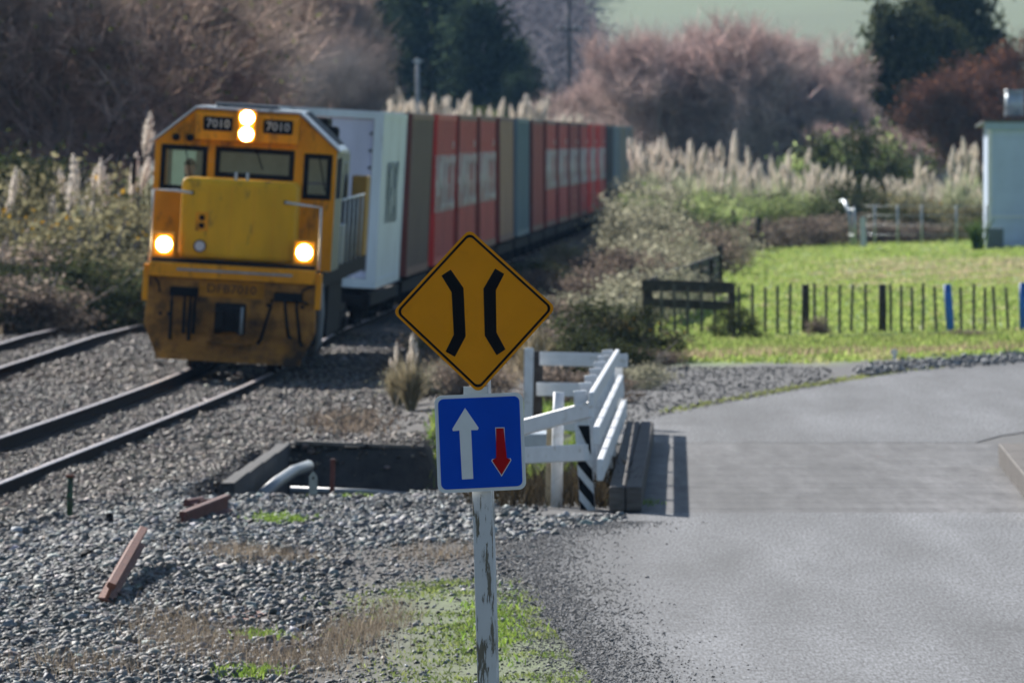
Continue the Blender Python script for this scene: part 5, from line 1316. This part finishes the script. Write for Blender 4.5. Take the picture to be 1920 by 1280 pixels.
# woods and trees on the far hill
rng = np.random.default_rng(301)
def far_tree(x, y, d, r, h, seed, ca, cb, label):
    X = px(x, d); z0 = float(hz(np.array(X), np.array(d)))
    me = foliage_mesh(seed, [(0, 0, h * .55, r, r, h * .5)], 1500, .5, ca, cb, r * .25, 40)
    o = empty('hill_tree', (X, d, z0), (0, 0, 0), label, 'tree'); link('crown', me, o, MT['leaf'])
    V, F = seg_tubes(np.array([[0, 0, 0.]]), np.array([[0, 0, h * .5]]), np.array([.3]), np.array([.2]), 6); link('trunk', np_mesh('trunk', V, F), o, MT['bark'])
far_tree(1570, 30, 900, 1.3, 4.5, 31, (.03, .05, .03), (.07, .09, .04), 'bluish hazy tree on the hill left of the evergreen')
far_tree(1590, 30, 905, 1.0, 3.2, 33, (.03, .05, .03), (.07, .09, .04), 'small hazy tree on the hill beside the evergreen')
Vs, Fs, Cs, nb = [], [], [], 0
n = 240; dd = rng.uniform(690, 1000, n); xx = rng.uniform(880, 1180, n); keep = xx < 1120 - (dd - 690) * .18; dd, xx = dd[keep], xx[keep]
for i in range(len(dd)):
    X = px(xx[i], dd[i]); z0 = float(hz(np.array(X), np.array(dd[i]))); r_ = rng.uniform(.8, 1.8); m = 260
    P = np.array([X, dd[i], z0 + r_ * 1.3]) + rng.normal(0, 1, (m, 3)) * [r_ * .55, r_ * .55, r_ * .75]
    V, F, C = leaf_quads(P, rng.uniform(.12, .3, m), gcol(m, (.085, .082, .095), (.15, .14, .155), rng), rng); Vs.append(V); Fs.append(F + nb); Cs.append(C); nb += len(V)
for k, (x, d_, r_, h_, lb) in enumerate(((1120, 1050, 1.6, 3.4, 'dim rounded hedge tree on the hill above the pole'), (1160, 1080, 1.9, 3.2, 'wide dim hedge tree on the hill above the left willows'), (1210, 1110, 1.5, 2.8, 'small dim hedge tree high on the hill'))):
    far_tree(x, 0, d_, r_, h_, 61 + k, (.06, .08, .06), (.12, .14, .09), lb)
tag(link('far_wood', np_mesh('far_wood', np.concatenate(Vs), np.concatenate(Fs), np.concatenate(Cs)), None, MT['twig']), 'hazy purple-grey bare wood on the lower hill slope', 'wood', kind='stuff')

# ------------------------------------------------------------------ shed, unit, poles, gate
SHD = 310.0
MT['shed_wall'] = M('shed_wall', (.48, .57, .74), .8, .06, 2)
sh = empty('shed', (px(1852, SHD), SHD, zy(452, SHD)), label='blue-grey shed with white corner trim at the right edge', cat='shed')
z0 = zy(452, SHD); ht = zy(240, SHD) - z0
for i in range(11):
    MB().b2(.12 + 0, 7.5, -.0, .03, i * ht / 11 + .003, (i + 1) * ht / 11 - .004).build('weatherboard', MT['shed_wall'], sh)
MB().b2(.1, 7.5, .031, 5, -.15, ht).build('wall', MT['shed_wall'], sh)
MB().b2(.0, .12, -.03, .1, -.05, ht).build('corner_trim', MT['white_paint'], sh)
MB().b2(.1, 7.5, -.035, -.005, .72, .755).build('dado_strip', MT['white_paint'], sh)
MB().b2(-.08, 7.6, -.12, -.02, ht - .05, ht + .16).build('fascia', M('fascia_blue', (.32, .42, .52), .5, .08), sh)
MB().prism([(-.15, -.16, ht + .165), (-.15, 5.2, ht + .0), (-.15, 5.2, ht + .06), (-.15, -.16, ht + .22)], (7.8, 0, 0)).build('roof', MT['loco_grey'], sh)
ch = MB().tube([(px(1908, SHD) - px(1852, SHD), 2.2, ht + .35), (px(1908, SHD) - px(1852, SHD), 2.2, ht + 1.06)], [.30, .27], 18).build('vent_pipe', MT['galv'], sh)
MB().cyl((px(1908, SHD) - px(1852, SHD), 2.2, ht + 1.05), (px(1908, SHD) - px(1852, SHD), 2.2, ht + 1.13), .30, 18).build('cap', MT['galv'], ch)
un = MB().b2(-.26, .26, -.2, .2, 0, .62).build('outdoor_unit', M('unit_grey', (.14, .19, .23), .6, .1), None, .02); un.location = (px(1865, 306), 306, float(gz(px(1865, 306), 306)))
tag(un, 'dark grey ribbed box standing against the shed corner', 'unit')
for k in range(8): MB().b2(-.24, .24, -.215, -.2, .06 + k * .066, .09 + k * .066).build('louvre', MT['loco_grey'], un)
# flax plant by the shed
rng = np.random.default_rng(8); n = 60; a = rng.uniform(0, 6.28, n)
P = np.stack([rng.normal(0, .07, n), rng.normal(0, .07, n), 0 * a], -1); V, F, C = blades(P, rng.uniform(.6, 1.15, n), np.full(n, .07), gcol(n, (.03, .06, .02), (.13, .20, .06), rng), rng, .5)
fl = link('flax_plant', np_mesh('flax_plant', V, F, C), None, MT['leaf']); fl.location = (px(1832, 303), 303, float(gz(px(1832, 303), 303))); tag(fl, 'spiky green flax plant beside the shed', 'plant')
# field gate seen nearly end-on with galvanised posts
gt = empty('field_gate', (px(1592, 300), 300, 0), label='galvanised gate seen nearly end-on at the field corner', cat='gate')
def gp(m, name, mat='galv'):
    o = m.build(name, MT[mat], gt); o.matrix_parent_inverse = Matrix.Translation(-gt.location); return o
bpy.context.view_layer.update()
gp(MB().tube([at(1597, 458, 299), at(1592, 400, 299), at(1584, 378, 300), at(1578, 377, 304)], .055, 8), 'bent_post')
for yy in (392, 440): gp(MB().tube([at(1588 + (yy - 380) * .08, yy, 299), at(1603, yy + 1, 292)], .018, 6), 'gate_bar')
gp(MB().tube([at(1603, 458, 292), at(1602, 388, 292)], .04, 8), 'gate_end')
gp(MB().beam(at(1619, 461, 298), at(1618, 407, 298), .16, .16), 'gate_post', 'galv')
mf = empty('mesh_fence', (px(1700, 305), 305, 0), label='thin galvanised mesh fence between the gate and the shed', cat='fence')
def mp_(m, name):
    o = m.build(name, MT['galv'], mf); o.matrix_parent_inverse = Matrix.Translation((-px(1700, 305), -305, 0)); return o
bpy.context.view_layer.update()
for x in (1640, 1683, 1728, 1793, 1850): mp_(MB().tube([at(x, 458, 305), at(x, 384, 305)], .028, 6), 'fence_post')
for yy in (386, 404, 422, 440): mp_(MB().tube([at(1620, yy, 305), at(1855, yy, 305)], .006, 4), 'wire')
# old posts left of the gate
for (x, y0, y1, lb) in ((1376, 395, 462, 'dark old post at the left edge of the pasture'), (1422, 408, 455, 'second dark old post along the left pasture edge'), (1348, 460, 515, 'nearer dark post at the end of the plank fence')):
    dd = 285 if x != 1348 else 217; pole(x, y0, y1, dd, .09, MT['dark_wood'], 'old_post', lb, 'post')
# utility poles
up_ = empty('utility_pole', (px(1067, 640), 640, -1.5), label='tall utility pole with crossarm in front of the hazy hill', cat='pole')
MB().tube([(0, 0, 0), (0, 0, 12.0)], [.15, .11], 10).build('pole', M('pole_grey', (.045, .045, .05), .8, .2), up_)
for zz in (9.3, 11.3): MB().box((0, -.15, zz), (1.5, .1, .12)).build('crossarm', MT['dark_wood'], up_)
for x in (-.65, -.3, .3, .65): MB().cyl((x, -.15, 9.36), (x, -.15, 9.52), .04, 6).build('insulator', MT['white_paint'], up_)
up2 = empty('utility_pole', (px(783, 470), 470, -1.3), label='short grey pole with small crossarm above the train roofs', cat='pole')
MB().tube([(0, 0, 0), (0, 0, 6.8)], [.10, .085], 10).build('pole', M('pole_pale', (.30, .32, .34), .7, .15), up2)
MB().box((0, -.1, 6.65), (.42, .06, .1)).build('crossarm', MT['galv'], up2)
# house half hidden by trees
HD = 470.0
hs = empty('house', (px(1728, HD), HD, -1.4), label='pale house half hidden by bare trees left of the shed', cat='house')
MB().b2(-1.0, 1.6, 0, 5, 0, 2.9).build('wall', M('house_wall', (.42, .45, .50), .7, .1), hs)
rf = MB().prism([(-1.2, -.3, 2.9), (-1.2, 5.3, 2.9), (-1.2, 2.5, 3.9)], (3.0, 0, 0)).build('roof', M('house_roof', (.35, .42, .55), .5, .1), hs)
MB().b2(-.6, .1, -.03, .02, 1.3, 2.3).build('window', MT['black'], hs); MB().b2(-1.06, -.98, -.05, .03, 0, 2.9).build('corner_board', MT['white_paint'], hs)

# ------------------------------------------------------------------ air
def vol_mat(name, col, dens, aniso):
    m = bpy.data.materials.new(name); m.use_nodes = True; N = m.node_tree.nodes; L = m.node_tree.links
    N.remove(N['Principled BSDF']); v = N.new('ShaderNodeVolumePrincipled'); v.inputs['Color'].default_value = (*col, 1); v.inputs['Density'].default_value = dens; v.inputs['Anisotropy'].default_value = aniso
    L.new(v.outputs[0], N['Material Output'].inputs['Volume']); return m
def smoke_mat():
    m = bpy.data.materials.new('exhaust_smoke'); m.use_nodes = True; N = m.node_tree.nodes; L = m.node_tree.links
    N.remove(N['Principled BSDF']); v = N.new('ShaderNodeVolumePrincipled'); v.inputs['Color'].default_value = (.50, .47, .46, 1); v.inputs['Anisotropy'].default_value = .1
    tc = N.new('ShaderNodeTexCoord'); ln = N.new('ShaderNodeVectorMath'); ln.operation = 'LENGTH'; L.new(tc.outputs['Object'], ln.inputs[0])
    fo = N.new('ShaderNodeMapRange'); fo.interpolation_type = 'SMOOTHSTEP'; fo.inputs[1].default_value = 1.0; fo.inputs[2].default_value = .15; fo.inputs[3].default_value = 0; fo.inputs[4].default_value = 1; L.new(ln.outputs['Value'], fo.inputs[0])
    no = N.new('ShaderNodeTexNoise'); no.inputs['Scale'].default_value = 2.3; no.inputs['Detail'].default_value = 3; L.new(tc.outputs['Object'], no.inputs['Vector'])
    nr = N.new('ShaderNodeMapRange'); nr.inputs[1].default_value = .38; nr.inputs[2].default_value = .68; nr.inputs[3].default_value = .1; nr.inputs[4].default_value = 1; L.new(no.outputs[0], nr.inputs[0])
    mu = N.new('ShaderNodeMath'); mu.operation = 'MULTIPLY'; L.new(fo.outputs[0], mu.inputs[0]); L.new(nr.outputs[0], mu.inputs[1])
    m2 = N.new('ShaderNodeMath'); m2.operation = 'MULTIPLY'; m2.inputs[1].default_value = .016; L.new(mu.outputs[0], m2.inputs[0]); L.new(m2.outputs[0], v.inputs['Density'])
    L.new(v.outputs[0], N['Material Output'].inputs['Volume']); return m
bm = bmesh.new(); bmesh.ops.create_icosphere(bm, subdivisions=3, radius=1.0); me = bpy.data.meshes.new('exhaust_smoke'); bm.to_mesh(me); bm.free()
so = link('exhaust_smoke', me, None, smoke_mat()); so.location = (px(610, 176), 176, 4.35); so.scale = (1.5, 20, .95)
tag(so, 'thin grey-brown diesel exhaust drifting over the locomotive', 'smoke', kind='stuff')
hzb = MB().b2(-720, 720, -70, 2700, -6, 140).build('haze', vol_mat('haze_air', (.28, .56, 1.0), .000055, .2))
tag(hzb, 'thin pale haze in the air over the whole valley', 'haze', kind='stuff')

# labels that single out look-alikes by their order across the view
def ordw(n):
    u = ['zeroth', 'first', 'second', 'third', 'fourth', 'fifth', 'sixth', 'seventh', 'eighth', 'ninth', 'tenth', 'eleventh', 'twelfth', 'thirteenth', 'fourteenth', 'fifteenth', 'sixteenth', 'seventeenth', 'eighteenth', 'nineteenth']
    if n < 20: return u[n]
    t = ['', '', 'twenty', 'thirty', 'forty', 'fifty', 'sixty', 'seventy'][n // 10]
    return (t[:-1] + 'ieth') if n % 10 == 0 else t + '-' + u[n % 10]
byl = {}
for o in COL.objects:
    if o.parent is None and o.get('label') and o.get('kind') not in ('structure', 'stuff'): byl.setdefault(o['label'], []).append(o)
for lb, L_ in byl.items():
    if len(L_) < 2: continue
    L_.sort(key=lambda o: o.location.x / o.location.y)
    for k, o in enumerate(L_): o['label'] = lb + ', ' + ('leftmost' if k == 0 else 'rightmost' if k == len(L_) - 1 else ordw(k + 1) + ' from the left')
